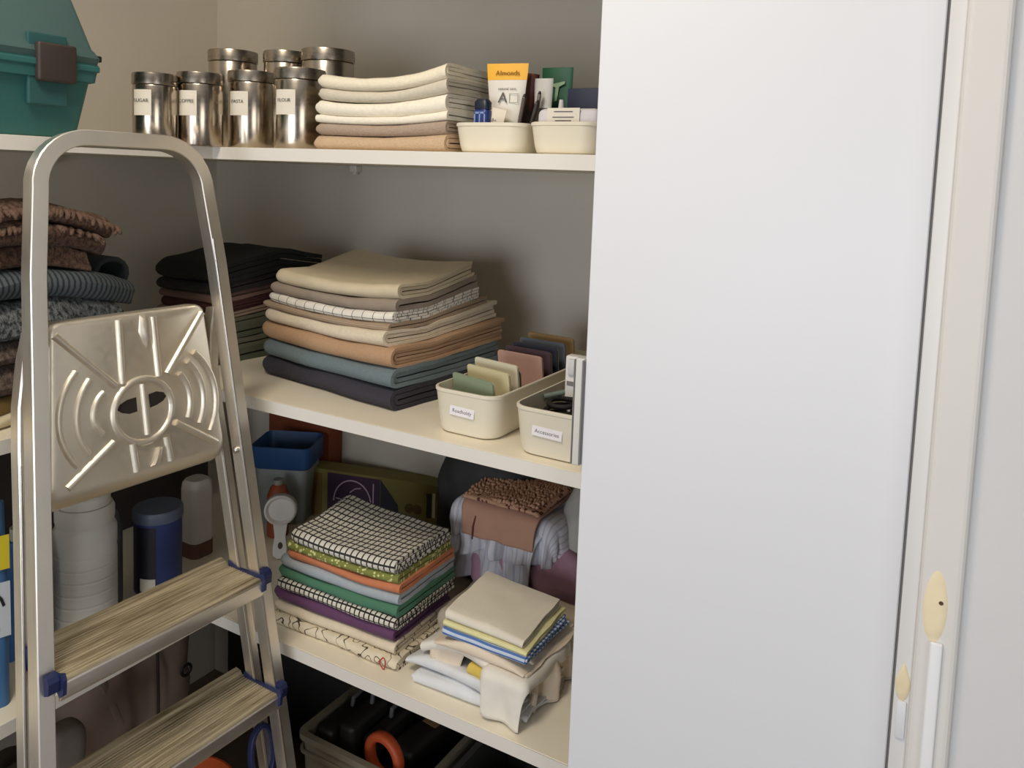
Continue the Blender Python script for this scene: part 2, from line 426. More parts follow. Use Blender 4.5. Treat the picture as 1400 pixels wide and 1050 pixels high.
# ------------------------------------------------------------------ ladder (folded, leaning)
LC = Vector((-1.075, .785, 1.1)); ang, phi = .038, .131
le = Vector((sin(ang), cos(ang), 0)); ln0 = Vector((cos(ang), -sin(ang), 0))
lg = Vector((ln0.x * sin(phi), ln0.y * sin(phi), -cos(phi))); ln = Vector((ln0.x * cos(phi), ln0.y * cos(phi), sin(phi)))
LR = Matrix((le, lg, ln)).transposed()      # local: x across, y down the rails, z out of the front face
def lp(s, t, n=0): return Vector((s, t, n))
lad = thing('step_ladder', LC, 'folded aluminium step ladder with hoop handrail leaning in front of the shelves', 'ladder')
lad.matrix_world = Matrix.Translation(LC) @ LR.to_4x4()
hw = lambda t: .165 + .066 * t
TB = 1.085
def uframe(top, cr, n0, inset, t_end, w, d, hw=hw):
    path = []
    path.append(lp(-hw(t_end) + inset, t_end, n0)); 
    for t in (.7, .3, 0, top + cr + .12): path.append(lp(-hw(t) + inset, t, n0))
    c0 = Vector((-hw(top) + inset + cr, top + cr, n0)); c1 = Vector((hw(top) - inset - cr, top + cr, n0))
    for k in range(11): a = pi + k / 10 * pi / 2; path.append(c0 + Vector((cos(a), sin(a), 0)) * cr)
    for k in range(11): a = 1.5 * pi + k / 10 * pi / 2; path.append(c1 + Vector((cos(a), sin(a), 0)) * cr)
    for t in (top + cr + .12, 0, .3, .7, t_end): path.append(lp(hw(t) - inset, t, n0))
    return sweep(path, rsec(w, d, .0014, 1), (0, 0, 1))
# front frame
obj('handrail_frame', uframe(-.437, .075, -.013, 0, TB, .023, .026), 'alu', lad, 25)
# raised bead along the outer front edge of each front rail
for s in (1,):
    obj('rail_bead', tube([lp(s * (hw(t) - .0098), t, -.0002) for t in (-.28, 0, .5, TB - .01)], .0018, 8), 'bolt', lad, 60)
# rear frame, top curls toward the hinge
for s in (-1, 1):
    hb = lambda t: hw(t) - .004
    path = [lp(s * (hb(-.16)) , -.165, -.030), lp(s * hb(-.12), -.125, -.047), lp(s * hb(-.06), -.06, -.062), lp(s * hb(0), 0, -.064), lp(s * hb(.1), .1, -.062), lp(s * hb(.5), .5, -.062), lp(s * hb(TB - .03), TB - .03, -.062)]
    obj('rear_leg', sweep([Vector((0, p.y, p.z)) for p in path], rsec(.024, .018, .003), (1, 0, 0)) if False else loft([[p + Vector((a, 0, b)) for a, b in rsec(.018, .024, .0025, 1)] for p in path]), 'alu', lad, 25)
    obj('rear_leg_bead', tube([lp(s * hb(t) - .0075, t, -.0495) for t in (.02, .3, .6, TB - .04)], .002, 8), 'bolt', lad, 60)
    b = obj('hinge_bolt', lathe([(.0062, 0), (.0062, .002), (.005, .004), (.002, .0055)], 14), 'bolt', lad, 40, (s * .160 - s * .0, .082, -.013))
    b.rotation_euler = (0, -s * pi / 2, 0); b.location.x = s * (hw(.082) - .012)
    obj('rubber_foot', bm_box(-.016, .016, -.012, .035, -.018, .018, .004), 'black_soft', lad, 40, (s * hw(TB), TB - .01, -.013))
    obj('rubber_foot', bm_box(-.014, .014, -.012, .03, -.016, .016, .004), 'black_soft', lad, 40, (s * hb(TB), TB - .03, -.062))
# steps
upl = LR.transposed() @ Vector((0, 0, 1)); hzl = LR.transposed() @ ln0     # up and outward directions in ladder space
def step(t, back=.10):
    T = bpy.data.objects.new('tread', None)
    W2 = hw(t) - .0125; c = Vector((0, t, 0))
    # profile in (out, up): top surface, front lip, back upstand
    top = [(-back, .008), (-back + .012, .006)]
    nr = 15
    for k in range(nr):
        x = -back + .016 + (back - .012) * k / nr; dx = (back - .012) / nr
        top += [(x, .0), (x + dx * .30, .0), (x + dx * .45, .0011), (x + dx * .85, .0011)]
    top += [(.006, .0015), (.010, .0), (.011, -.003)]
    low = [(.010, -.0285), (.006, -.0305), (.004, -.0275), (.004, -.006), (-.002, -.0035), (-back + .004, -.0035), (-back + .004, -.020), (-back, -.020)]
    prof = top + low
    loops = [[c + Vector((s * W2, 0, 0)) + hzl * a + upl * b for a, b in prof] for s in (-1, -.5, 0, .5, 1)]
    o = obj('step', loft(loops), 'tread', lad, 25)
    lip = [(.0108, -.0035), (.0125, -.006), (.0125, -.024), (.0108, -.0285), (.0095, -.0285), (.0095, -.0035)]
    obj('step_nosing', loft([[c + Vector((s * W2, 0, 0)) + hzl * a + upl * b for a, b in lip] for s in (-1, 1)]), 'alu', o, 25)
    for s in (-1, 1):
        # blue end cap wrapping the rail: inside flange, front hook
        pr = [(-.075, .010), (-.05, .003), (.0, .006), (.016, .012), (.020, .004), (.018, -.018), (.010, -.024), (-.01, -.006), (-.075, .000)]
        x0, x1 = (W2 - .004, W2 + .0012)
        obj('end_cap', loft([[c + Vector((s * x, 0, 0)) + hzl * a + upl * b for a, b in pr] for x in (x0, x1)]), 'blue_cap', o, 30)
        hk = [(.0005, .013), (.010, .011), (.0135, .004), (.012, -.012), (.0005, -.017)]
        obj('end_cap_hook', loft([[c + Vector((s * x, 0, 0)) + hzl * a + upl * b for a, b in hk] for x in (x1 + .0006, x1 + .004, x1 + .0125, x1 + .016)]), 'blue_cap', o, 30)
    return o
for t in (.306, .512, .716, .918): step(t)
# blue clips and strap on the rear legs
for s, t in ((-1, .285),):
    obj('leg_clip', bm_box(-.006, .010, -.018, .018, -.006, .012, .005, 3), 'blue_cap', lad, 40, (s * hw(t) + .004, t, -.050))
pts = []
for k in range(28):
    a = 2 * pi * k / 28; pts.append(Vector((hw(.64) - .020 + .025 * cos(a), .635 + .050 * sin(a) * (1 if abs(sin(a)) < .9 else .97), -.047)))
obj('strap_loop', sweep(pts, rsec(.008, .012, .002), (0, 0, 1), closed=True), 'blue_cap', lad, 40)

# platform with embossed pattern
def platform():
    n0 = -.026
    def tr(s, t, bt):     # rounded trapezoid outline; bt = lower edge
        pts = []
        for (sx, sy, a0) in ((1, 1, 0), (-1, 1, pi / 2), (-1, -1, pi), (1, -1, 1.5 * pi)):
            T = bt if sy > 0 else -.174 + s; Wd = (.1475 if sy > 0 else .130) - s; r = .016
            for k in range(6):
                a = a0 + k / 5 * pi / 2
                pts.append((sx * (Wd - r) + r * cos(a), T - sy * r + r * sin(a), t))
        return pts
    L = [tr(0, n0 - .030, .094), tr(0, n0 - .022, .096), tr(.0006, n0 - .010, .090), tr(.002, n0 - .003, .078), tr(.006, n0, .070)]
    p = obj('platform', loft(L), 'alu_plate', lad, 50)
    def rib(name, path, w=.0075, h=.0042):
        P = [Vector((x, y, n0)) for x, y in path]
        sec = [(-w / 2, -.0005), (-w * .33, h * .7), (-w * .16, h), (w * .16, h), (w * .33, h * .7), (w / 2, -.0005)]
        b = sweep(P, sec, (0, 0, 1))
        obj(name, b, 'alu_plate', p, 60)
    for a, c in (((-.025, -.165), (-.027, -.068)), ((.032, -.163), (.034, -.068)), ((-.019, .026), (-.016, .070)), ((.038, .029), (.043, .069)),
                 ((-.122, -.155), (-.038, -.067)), ((.122, -.158), (.049, -.069)), ((-.122, .064), (-.048, .016)), ((.058, .012), (.130, .062))):
        rib('pressed_rib', [a, c], .0115, .005)
    def arc3(a, m, c, k=12):
        ax, ay = a; bx, by = m; cx, cy = c
        D = 2 * (ax * (by - cy) + bx * (cy - ay) + cx * (ay - by))
        ux = ((ax * ax + ay * ay) * (by - cy) + (bx * bx + by * by) * (cy - ay) + (cx * cx + cy * cy) * (ay - by)) / D
        uy = ((ax * ax + ay * ay) * (cx - bx) + (bx * bx + by * by) * (ax - cx) + (cx * cx + cy * cy) * (bx - ax)) / D
        r = math.hypot(ax - ux, ay - uy); A0 = math.atan2(ay - uy, ax - ux); A1 = math.atan2(cy - uy, cx - ux); Am = math.atan2(by - uy, bx - ux)
        un = lambda q, ref: q + 2 * pi * round((ref - q) / (2 * pi))
        A0 = un(A0, Am); A1 = un(A1, Am)
        return [(ux + r * cos(A0 + (A1 - A0) * i / k), uy + r * sin(A0 + (A1 - A0) * i / k)) for i in range(k + 1)]
    for a in (((-.096, -.099), (-.124, -.050), (-.105, .037)), ((-.077, -.084), (-.098, -.048), (-.087, .024)), ((-.057, -.061), (-.075, -.036), (-.064, 0)),
              ((.072, -.065), (.087, -.025), (.080, .009)), ((.089, -.082), (.112, -.033), (.101, .023)), ((.102, -.095), (.135, -.035), (.120, .040))):
        rib('pressed_arc', arc3(*a), .0105, .0045)
    cx, cy, R = .004, -.020, .049
    ring = [Vector((cx + R * cos(2 * pi * i / 40), cy + R * sin(2 * pi * i / 40), n0)) for i in range(40)]
    obj('pressed_ring', sweep(ring, [(-.0055, 0), (-.0028, .0046), (.0028, .0046), (.0055, 0)], (0, 0, 1), closed=True), 'alu_plate', p, 60)
    rib('centre_bar', [(.005, -.062), (.007, .018)], .010, .005)
    hole = mat('dark_slot', (40, 32, 28), .9)
    for q in ([(-.039, -.030), (-.034, -.037), (-.022, -.042), (-.007, -.043), (-.007, -.021), (-.020, -.020), (-.032, -.024)],
              [(.044, -.034), (.040, -.041), (.028, -.045), (.014, -.043), (.015, -.022), (.027, -.024), (.038, -.028)]):
        obj('slot', loft([[(x, y, n0 + .0002) for x, y in q], [(x, y, n0 + .0006) for x, y in q]]), hole, p)
    # leaf shaped raised pads top and bottom
    for q in ([(.010, -.168), (.019, -.167), (.022, -.148), (.021, -.126), (.017, -.116), (.011, -.128), (.006, -.142)],
              [(.024, .042), (.031, .044), (.028, .058), (.022, .068), (.013, .070), (.007, .069), (.015, .060)]):
        mx = sum(x for x, _ in q) / len(q); my = sum(y for _, y in q) / len(q)
        obj('pressed_pad', loft([[(x, y, n0) for x, y in q], [(mx + (x - mx) * .6, my + (y - my) * .8, n0 + .005) for x, y in q]]), 'alu_plate', p, 60)
platform()

# ------------------------------------------------------------------ top shelf
# toolbox: profile in (out=+x, up), extruded along y
tb = thing('toolbox', (-1.255, .611, Z0), 'teal plastic toolbox with dark latch on the left end of the top shelf', 'toolbox')
teal = mat('teal_plastic', (44, 100, 98), .5, var=.05, vscale=12); teal2 = mat('teal_lid_plastic', (66, 94, 92), .5, var=.06, vscale=12)
def prism(prof, y0, y1, inset=0):
    return loft([[(x, y0, z) for x, z in prof], [(x, y1, z) for x, z in prof]])
Yr = .203
# body tapering down, lid tapering up (both taper at the visible end as well)
def tbody(levels, m, name, sm=30):
    # levels: (z, front x, end y); left end is out of the picture
    L = []
    for z, fx, ey in levels:
        L.append(rrect((fx + .24) / 2, (ey + .33) / 2, .010, z, 3, (fx - .24) / 2, (ey - .33) / 2))
    return obj(name, loft(L), m, tb, sm)
tbody([(0, -.012, .176), (.0025, -.008, .178), (.088, .006, .192), (.090, .014, .198), (.118, .016, .203)], teal, 'body')
tbody([(.1185, .014, .202), (.128, .017, .205), (.139, .010, .200), (.142, .008, .197), (.30, -.040, .158), (.306, -.05, .15)], teal2, 'lid')
obj('seam_ridge', bm_box(-.002, .0185, -.30, .200, .106, .116, .002), teal, tb)
lt = obj('latch', bm_box(.012, .026, .098, .158, .083, .141, .004, 3), mat('dark_latch_plastic', (58, 48, 42), .5, var=.1), tb, 40)
obj('latch_recess', bm_box(.004, .012, .090, .150, .048, .155, .002), mat('teal_recess_plastic', (38, 84, 84), .6), tb)
obj('hinge_stub', bm_box(-.006, .010, .200, .209, .124, .134, .002), 'black', tb)

# canisters
def canister(x, y, r, h, label, words, group, lid=.022, scale=1):
    t = thing('canister', (x, y, Z0), label, 'canister', group)
    obj('body', lathe([(r * .97, 0), (r, .003), (r, h - lid - .002), (r * .985, h - lid)], 40), 'steel', t, 40)
    obj('lid', lathe([(r * 1.0, h - lid + .001), (r * 1.035, h - lid + .002), (r * 1.035, h - .004), (r * 1.02, h - .001), (r * .93, h), (r * .90, h - .002)], 40), 'steel_lid', t, 40)
    if words:
        a = math.atan2(-y, -x) - .62      # label turned a little away from the light
        n = 8; hwid = .46; hh = .022; zc = h * .57
        L = [[((r + dr) * cos(a + hwid * (2 * i / n - 1)), (r + dr) * sin(a + hwid * (2 * i / n - 1)), zz) for (dr, zz) in ((.0003, zc - hh), (.0009, zc - hh), (.0009, zc + hh), (.0003, zc + hh))] for i in range(n + 1)]
        lb = obj('label', loft(L), 'paper', t, 30)
        text('lettering', words, .0085, lb, ((r + .0016) * cos(a), (r + .0016) * sin(a), zc + .003), (pi / 2, 0, a + pi / 2))
    return t
G1 = 'labelled steel canisters on the top shelf'
canister(-1.275, .938, .0365, .122, 'steel canister with white label at the left end of the front row', 'SUGAR', G1)
canister(-1.244, 1.009, .0395, .131, 'steel canister with white label, second in the front row from the toolbox', 'COFFEE', G1)
canister(-1.207, 1.095, .0425, .143, 'steel canister with white label, third in the front row from the toolbox', 'PASTA', G1)
canister(-1.090, 1.100, .0445, .145, 'steel canister with white label beside the folded white towels', 'FLOUR', G1)
G2 = 'wide unlabelled steel canisters behind the front row'
canister(-1.425, 1.24, .050, .212, 'wide unlabelled steel canister at the back left, behind the labelled row', None, G2, .026)
canister(-1.297, 1.27, .046, .209, 'narrower unlabelled steel canister in the middle of the back row', None, G2, .026)
canister(-1.180, 1.27, .052, .208, 'wide unlabelled steel canister at the back beside the white towels', None, G2, .026)

# white towel stack on the top shelf
c_cream = cloth('cream_cotton', (232, 222, 198), terry=.3); c_greyc = cloth('greyish_cotton', (206, 197, 178), terry=.3)
c_white = cloth('white_cotton', (238, 230, 212), terry=.3); c_taupe = cloth('taupe_terry', (172, 152, 134), terry=.7); c_beige = cloth('beige_terry', (200, 172, 140), terry=.7)
def bow_top(x, y): return .016 * (x / .14) ** 2 * (1.3 if x > 0 else .8) - .004 + .03 * max(0, y) * 0
stack((-.868, 1.175, Z0), rad(-1), [
    dict(w=.292, d=.25, h=.024, K=2, m=c_beige, label='beige terry towel at the bottom of the top-shelf stack', dx=-.004),
    dict(w=.286, d=.25, h=.019, K=2, m=c_taupe, label='taupe terry towel second from the bottom of the top-shelf stack'),
    dict(w=.284, d=.25, h=.012, K=1, m=c_white, label='thin white towel between taupe and thick white ones on the top shelf', dx=.002),
    dict(w=.290, d=.25, h=.024, K=2, m=c_white, label='thick white folded towel in the middle of the top-shelf stack', dx=-.002),
    dict(w=.284, d=.25, h=.019, K=2, m=c_greyc, label='greyish cream folded towel just below the topmost one on the top shelf', dx=.001),
    dict(w=.284, d=.25, h=.021, K=2, m=c_cream, label='cream folded towel on top of the top-shelf stack beside the canisters', dx=.001),
], 'folded_towel', 'towel', 'white and beige towels stacked on the top shelf', bowf=bow_top, rough=.0022, wave=.0012)

def basket(name, x0, x1, y0, y1, z, h, label, words=None, group=None, tap=.006):
    cx, cy = (x0 + x1) / 2, (y0 + y1) / 2; hx, hy = (x1 - x0) / 2, (y1 - y0) / 2
    t = thing(name, (cx, cy, z), label, 'basket', group)
    R = .028
    L = [rrect(hx - tap - .006, hy - tap - .006, R, 0, 6), rrect(hx - tap - .001, hy - tap - .001, R, .003, 6), rrect(hx - tap * .8, hy - tap * .8, R, .012, 6), rrect(hx - .0012, hy - .0012, R, h - .006, 6), rrect(hx, hy, R, h - .005, 6), rrect(hx, hy, R, h - .001, 6),
         rrect(hx - .001, hy - .001, R, h, 6), rrect(hx - .004, hy - .004, R - .003, h, 6), rrect(hx - .0048, hy - .0048, R - .004, h - .006, 6), rrect(hx - tap - .005, hy - tap - .005, R - .004, .005, 6)]
    obj('tub', loft(L), 'cream_plastic', t, 35)
    if words:
        ww, hh, zc, xo = words[1], words[2], words[3], words[4]
        tl = math.atan2(tap * .8, h)
        lb = obj('label', bm_box(-ww / 2, ww / 2, -.0004, .0004, -hh / 2, hh / 2), 'label_white', t, None, (xo, -hy + tap * (1 - zc / h) * .85 - .0006, zc), (0, 0, 0))
        lb.rotation_euler = (-tl, words[5], 0)
        text('lettering', words[0], hh * .55, lb, (0, -.0006, 0), (pi / 2, 0, 0), 'ink_soft')
    return t
M['label_white'] = mat('white_label_paper', (232, 228, 230), .8); M['ink_soft'] = mat('faded_ink', (104, 98, 106), .8)
GB = 'cream plastic storage baskets'
basket('storage_basket', -.7225, -.5955, 1.048, 1.30, Z0, .046, 'cream basket on the top shelf holding the yellow-topped pouch', None, GB)
basket('storage_basket', -.5885, -.473, 1.046, 1.30, Z0, .047, 'cream basket on the top shelf next to the sliding door', None, GB)

def carton(name, x, y, z, w, d, h, m, label, cat, rz=0, rx=0, ry=0, bev=.0015, group=None):
    o = obj(name, bm_box(-w / 2, w / 2, -d / 2, d / 2, 0, h, bev), m, None, 30, (x, y, z), (rx, ry, rz)); tag(o, label, cat, group); return o
zb = Z0 + .006
# blue bottle with cap
t = thing('bottle', (-.690, 1.092, zb), 'small dark blue bottle with pale stripes in the left top basket', 'bottle')
nav = mat('navy_plastic', (30, 50, 110), .4); pale = mat('pale_blue_print', (130, 150, 200), .6)
obj('body', loft([rrect(.014, .009, .007, z, 4) for z in (0, .060)] + [rrect(.012, .008, .006, .063, 4)]), nav, t, 40)
obj('cap', loft([rrect(.0135, .009, .007, .0635, 4), rrect(.0135, .009, .007, .074, 4), rrect(.010, .006, .005, .079, 4)]), mat('dark_cap', (20, 28, 48), .4), t, 40)
for dx in (-.009, 0, .009): obj('stripe', bm_box(dx - .0012, dx + .0012, -.0096, -.0088, .028, .058), pale, t)
obj('stripe', bm_box(-.0102, .0102, -.0096, -.0088, .056, .059), pale, t)
# pouch
t = thing('pouch', (-.667, 1.125, zb), 'white pouch with a yellow top band standing in the left top basket', 'pouch', None, rad(8))
def pouchloop(z, w, d): return [(w * cos(a), d * sin(a) * abs(sin(a)) ** .3, z) for a in [2 * pi * i / 20 for i in range(20)]]
wpl = mat('white_foil', (226, 220, 208), .45, bump=.15, bscale=60); ypl = mat('yellow_foil', (240, 180, 56), .45, bump=.15, bscale=60)
obj('body', loft([pouchloop(z, w, d) for z, w, d in ((0, .024, .013), (.04, .026, .012), (.08, .030, .007), (.112, .0335, .003))]), wpl, t, 50)
hd = obj('top_band', loft([pouchloop(z, w, d) for z, w, d in ((.1122, .0336, .0032), (.122, .0345, .0024), (.137, .0355, .0012), (.138, .0355, .001))]), ypl, t, 50)
text('lettering', 'VITAMIN', .0095, hd, (0, -.0042, .124), (pi / 2, 0, 0), 'brown_ink') if 'brown_ink' in M else None
M['brown_ink'] = mat('brown_ink', (120, 76, 24), .8); text('lettering', 'Almonds', .011, hd, (.002, -.0040, .1225), (rad(86), 0, 0), 'brown_ink')
bd = t.children[0]
text('lettering', 'A', .026, bd, (-.004, -.0095, .083), (rad(80), 0, 0), 'grey_ink') if 'grey_ink' in M else None
M['grey_ink'] = mat('grey_ink', (96, 92, 88), .8); text('lettering', 'A', .024, bd, (-.003, -.0094, .083), (rad(82), 0, 0), 'grey_ink'); text('lettering', 'natural care', .006, bd, (.003, -.0066, .098), (rad(84), 0, 0), 'grey_ink')
fr = [(-.006, 0), (.008, 0), (.008, .014), (-.006, .014)]
obj('print_frame', sweep([Vector((x + .014, -.0078, .076 + z)) for x, z in fr], rsec(.0008, .0006, .0002, 1), (0, 1, 0), closed=True), mat('green_grey_ink', (150, 160, 150), .8), bd)
tg = carton('tag_card', -.672, 1.092, zb + .02, .026, .0012, .046, mat('cream_card', (226, 214, 194), .8), 'cream tag card in front of the yellow-topped pouch', 'card', rad(4), rad(-8), rad(12), .0003)
text('lettering', '8+', .008, tg, (-.004, -.0009, .026), (pi / 2, 0, 0), 'grey_ink')
# brown brush handle and sticks
t = thing('brush', (-.649, 1.16, zb), 'dark red brown brush handle standing beside the yellow-topped pouch', 'brush')
obj('handle', tube([(0, 0, .0), (.003, 0, .06), (.006, 0, .085), (.010, 0, .125)], [.006, .0065, .009, .0105], 12), mat('red_brown_wood', (96, 48, 40), .5, var=.2), t, 60)
obj('bristles', lathe([(.012, .0), (.014, .03), (.009, .075)], 14), mat('dark_bristles', (70, 58, 54), .9, bump=.6), t, 60)
for i, (dx, ln_, a, c) in enumerate(((.0, .085, 10, (92, 80, 74)), (.012, .078, 16, (60, 52, 50)), (.022, .09, 7, (120, 108, 100)))):
    t = thing('stick', (-.648 + dx, 1.122 + .008 * i, zb), ['grey brown stick nearest the white pouch in the top basket', 'dark stick leaning between two lighter sticks in the top basket', 'pale grey stick nearest the right rim of the left top basket'][i], 'stick', 'thin sticks in the left top basket')
    obj('shaft', tube([(0, 0, 0), (sin(rad(a)) * ln_, 0, cos(rad(a)) * ln_)], [.0028, .0034], 8), mat('stick_paint', c, .6), t, 60)
    obj('tip', tube([(sin(rad(a)) * (ln_ + .0005), 0, cos(rad(a)) * (ln_ + .0005)), (sin(rad(a)) * (ln_ + .006), 0, cos(rad(a)) * (ln_ + .006))], [.0034, .0015], 8), 'black', t, 60)
# right basket contents
t = thing('packet', (-.616, 1.20, zb), 'dark green packet with pale emblem at the back of the right top basket', 'packet', None, rad(4))
grn = mat('green_foil', (20, 82, 52), .45, bump=.1, bscale=50)
obj('body', loft([pouchloop(z, w, d) for z, w, d in ((0, .022, .010), (.07, .026, .006), (.140, .0275, .0014))]), grn, t, 50)
pg = mat('pale_green_print', (150, 178, 150), .7)
obj('emblem', loft([[(x, -.0068, z) for x, z in q] for q in ([(-.012, .112), (.016, .117), (.016, .113), (.006, .108), (.003, .085), (-.001, .085), (.000, .107)],)] + [[(x, -.0060, z) for x, z in [(-.012, .112), (.016, .117), (.016, .113), (.006, .108), (.003, .085), (-.001, .085), (.000, .107)]]]), pg, t)
t = thing('tube', (-.617, 1.155, zb), 'pale grey squeeze tube with dark band in the right top basket', 'tube', None, rad(5))
obj('body', loft([pouchloop(z, w, d) for z, w, d in ((.02, .012, .010), (.06, .0145, .008), (.117, .0165, .0012))]), mat('grey_white_plastic', (200, 196, 188), .5), t, 50)
obj('band', loft([pouchloop(z, w, d) for z, w, d in ((.052, .0152, .0092), (.070, .0158, .0078))]), mat('dark_grey_print', (84, 84, 82), .6), t, 50)
obj('cap', lathe([(.009, 0), (.009, .0195)], 16), 'black', t, 40)
carton('box', -.556, 1.195, zb, .064, .024, .104, mat('navy_card', (28, 34, 60), .6), 'navy blue box at the door end of the right top basket', 'box', rad(3))
t = thing('applicator', (-.579, 1.145, zb), 'small white applicator bottle in front of the green packet', 'bottle')
obj('body', lathe([(.009, 0), (.009, .055), (.0065, .064)], 16), wpl, t, 50); obj('nozzle', lathe([(.0055, .0645), (.0035, .082)], 12), mat('pale_nozzle', (204, 202, 198), .5), t, 50)
t = thing('carton', (-.532, 1.090, zb), 'low white carton with printed card in the front of the right top basket', 'carton', None, rad(1))
obj('body', bm_box(-.049, .050, -.022, .022, 0, .062, .010, 3), mat('lilac_white_card', (206, 200, 202), .7), t, 40)
cd = obj('card', bm_box(-.030, .022, -.0240, -.0228, .010, .062), 'paper', t)
for k, (w_, z_) in enumerate(((.030, .056), (.034, .048), (.026, .043))): obj('printed_line', bm_box(-.004 - w_ / 2, -.004 + w_ / 2, -.0246, -.0241, z_, z_ + .0014), 'ink_soft', cd)

# ------------------------------------------------------------------ middle shelf
# large towel stack
mc = {'navy': cloth('navy_towel', (60, 58, 66), terry=.6), 'teal': cloth('dusty_teal_towel', (112, 126, 130), terry=.6), 'tan': cloth('tan_towel', (182, 148, 116), terry=.3),
      'cream': cloth('ivory_towel', (222, 208, 184), terry=.3), 'ribbed': cloth('ribbed_beige_towel', (176, 154, 130), (150, 130, 108), 'v', .004, .4),
      'check': cloth('window_check_towel', (232, 226, 214), (52, 52, 60), 'grid', .026, .05), 'taupe': cloth('grey_taupe_towel', (152, 138, 124)), 'top': cloth('oatmeal_towel', (208, 194, 166), var=.08)}
def bow_mid(x, y): return .030 * max(-.3, y / .15) + .012 * (abs(x) / .19) ** 2 - .006
MS = 'folded towels in the large middle-shelf stack'
stack((-1.035, 1.272, Z1), rad(-8.5), [
    dict(w=.400, d=.30, h=.040, K=2, m=mc['navy'], label='dark navy towel at the bottom of the large middle-shelf stack', dy=.0),
    dict(w=.392, d=.30, h=.035, K=2, m=mc['teal'], label='dusty teal towel on the navy one in the large middle-shelf stack', dx=.004, dy=-.002),
    dict(w=.398, d=.315, h=.036, K=3, m=mc['tan'], label='tan towel in the lower middle of the large middle-shelf stack', dx=-.002, dy=.006),
    dict(w=.364, d=.31, h=.027, K=2, m=mc['cream'], label='ivory towel resting on the tan one in the middle-shelf stack', dx=-.004, dy=.008),
    dict(w=.366, d=.28, h=.013, K=1, m=mc['ribbed'], label='thin ribbed beige towel under the window-check one', dx=-.010, dy=-.002, dr=rad(2)),
    dict(w=.352, d=.255, h=.020, K=2, m=mc['check'], label='white towel with dark window-check lines in the middle-shelf stack', dx=-.004, dy=-.012, dr=rad(3)),
    dict(w=.345, d=.24, h=.022, K=1, m=mc['taupe'], label='grey taupe towel just below the topmost oatmeal one', dx=-.002, dy=-.016, dr=rad(4)),
    dict(w=.335, d=.228, h=.028, K=2, m=mc['top'], label='oatmeal towel on top of the large middle-shelf stack', dx=.002, dy=-.020, dr=rad(5)),
], 'folded_towel', 'towel', MS, bowf=bow_mid, rough=.0026, wave=.0008, nu=26)

# dark stack in the corner
dk = {'black': cloth('black_towel', (36, 38, 36), terry=.3), 'char': cloth('charcoal_towel', (48, 46, 46)), 'mauve': cloth('dusty_mauve_towel', (124, 98, 90)), 'maroon': cloth('maroon_towel', (76, 44, 44)), 'rose': cloth('pale_rose_towel', (150, 130, 112)), 'green': cloth('olive_green_towel', (104, 104, 86), terry=.3), 'green2': cloth('moss_green_towel', (88, 92, 76), terry=.3)}
DS = 'dark folded towels stacked in the corner of the middle shelf'
stack((-1.452, 1.295, Z1), rad(-3), [
    dict(w=.215, d=.30, h=.026, K=1, m=dk['green2'], label='moss green towel at the bottom of the dark corner stack', dx=.002),
    dict(w=.215, d=.30, h=.024, K=1, m=dk['green'], label='olive green towel second from the bottom of the dark corner stack'),
    dict(w=.212, d=.30, h=.024, K=1, m=dk['green2'], label='moss green towel third from the bottom of the dark corner stack', dx=-.003),
    dict(w=.210, d=.295, h=.020, K=1, m=dk['green'], label='olive green towel under the pale rose one in the dark corner stack', dx=-.006),
    dict(w=.208, d=.295, h=.012, K=1, m=dk['rose'], label='thin pale rose towel above the green ones in the dark corner stack', dx=-.004),
    dict(w=.206, d=.29, h=.022, K=2, m=dk['maroon'], label='maroon towel in the middle of the dark corner stack', dx=-.004),
    dict(w=.206, d=.29, h=.018, K=1, m=dk['mauve'], label='dusty mauve towel under the charcoal one in the dark corner stack', dx=-.003),
    dict(w=.218, d=.30, h=.024, K=1, m=dk['char'], label='charcoal towel second from the top of the dark corner stack', dx=-.008),
    dict(w=.226, d=.305, h=.044, K=2, m=dk['black'], label='black towel on top of the dark corner stack', dx=-.008),
], 'folded_towel', 'towel', DS, bowf=lambda x, y: .028 * max(0, 1 - abs(y - .02) / .17) - .010, rough=.004)

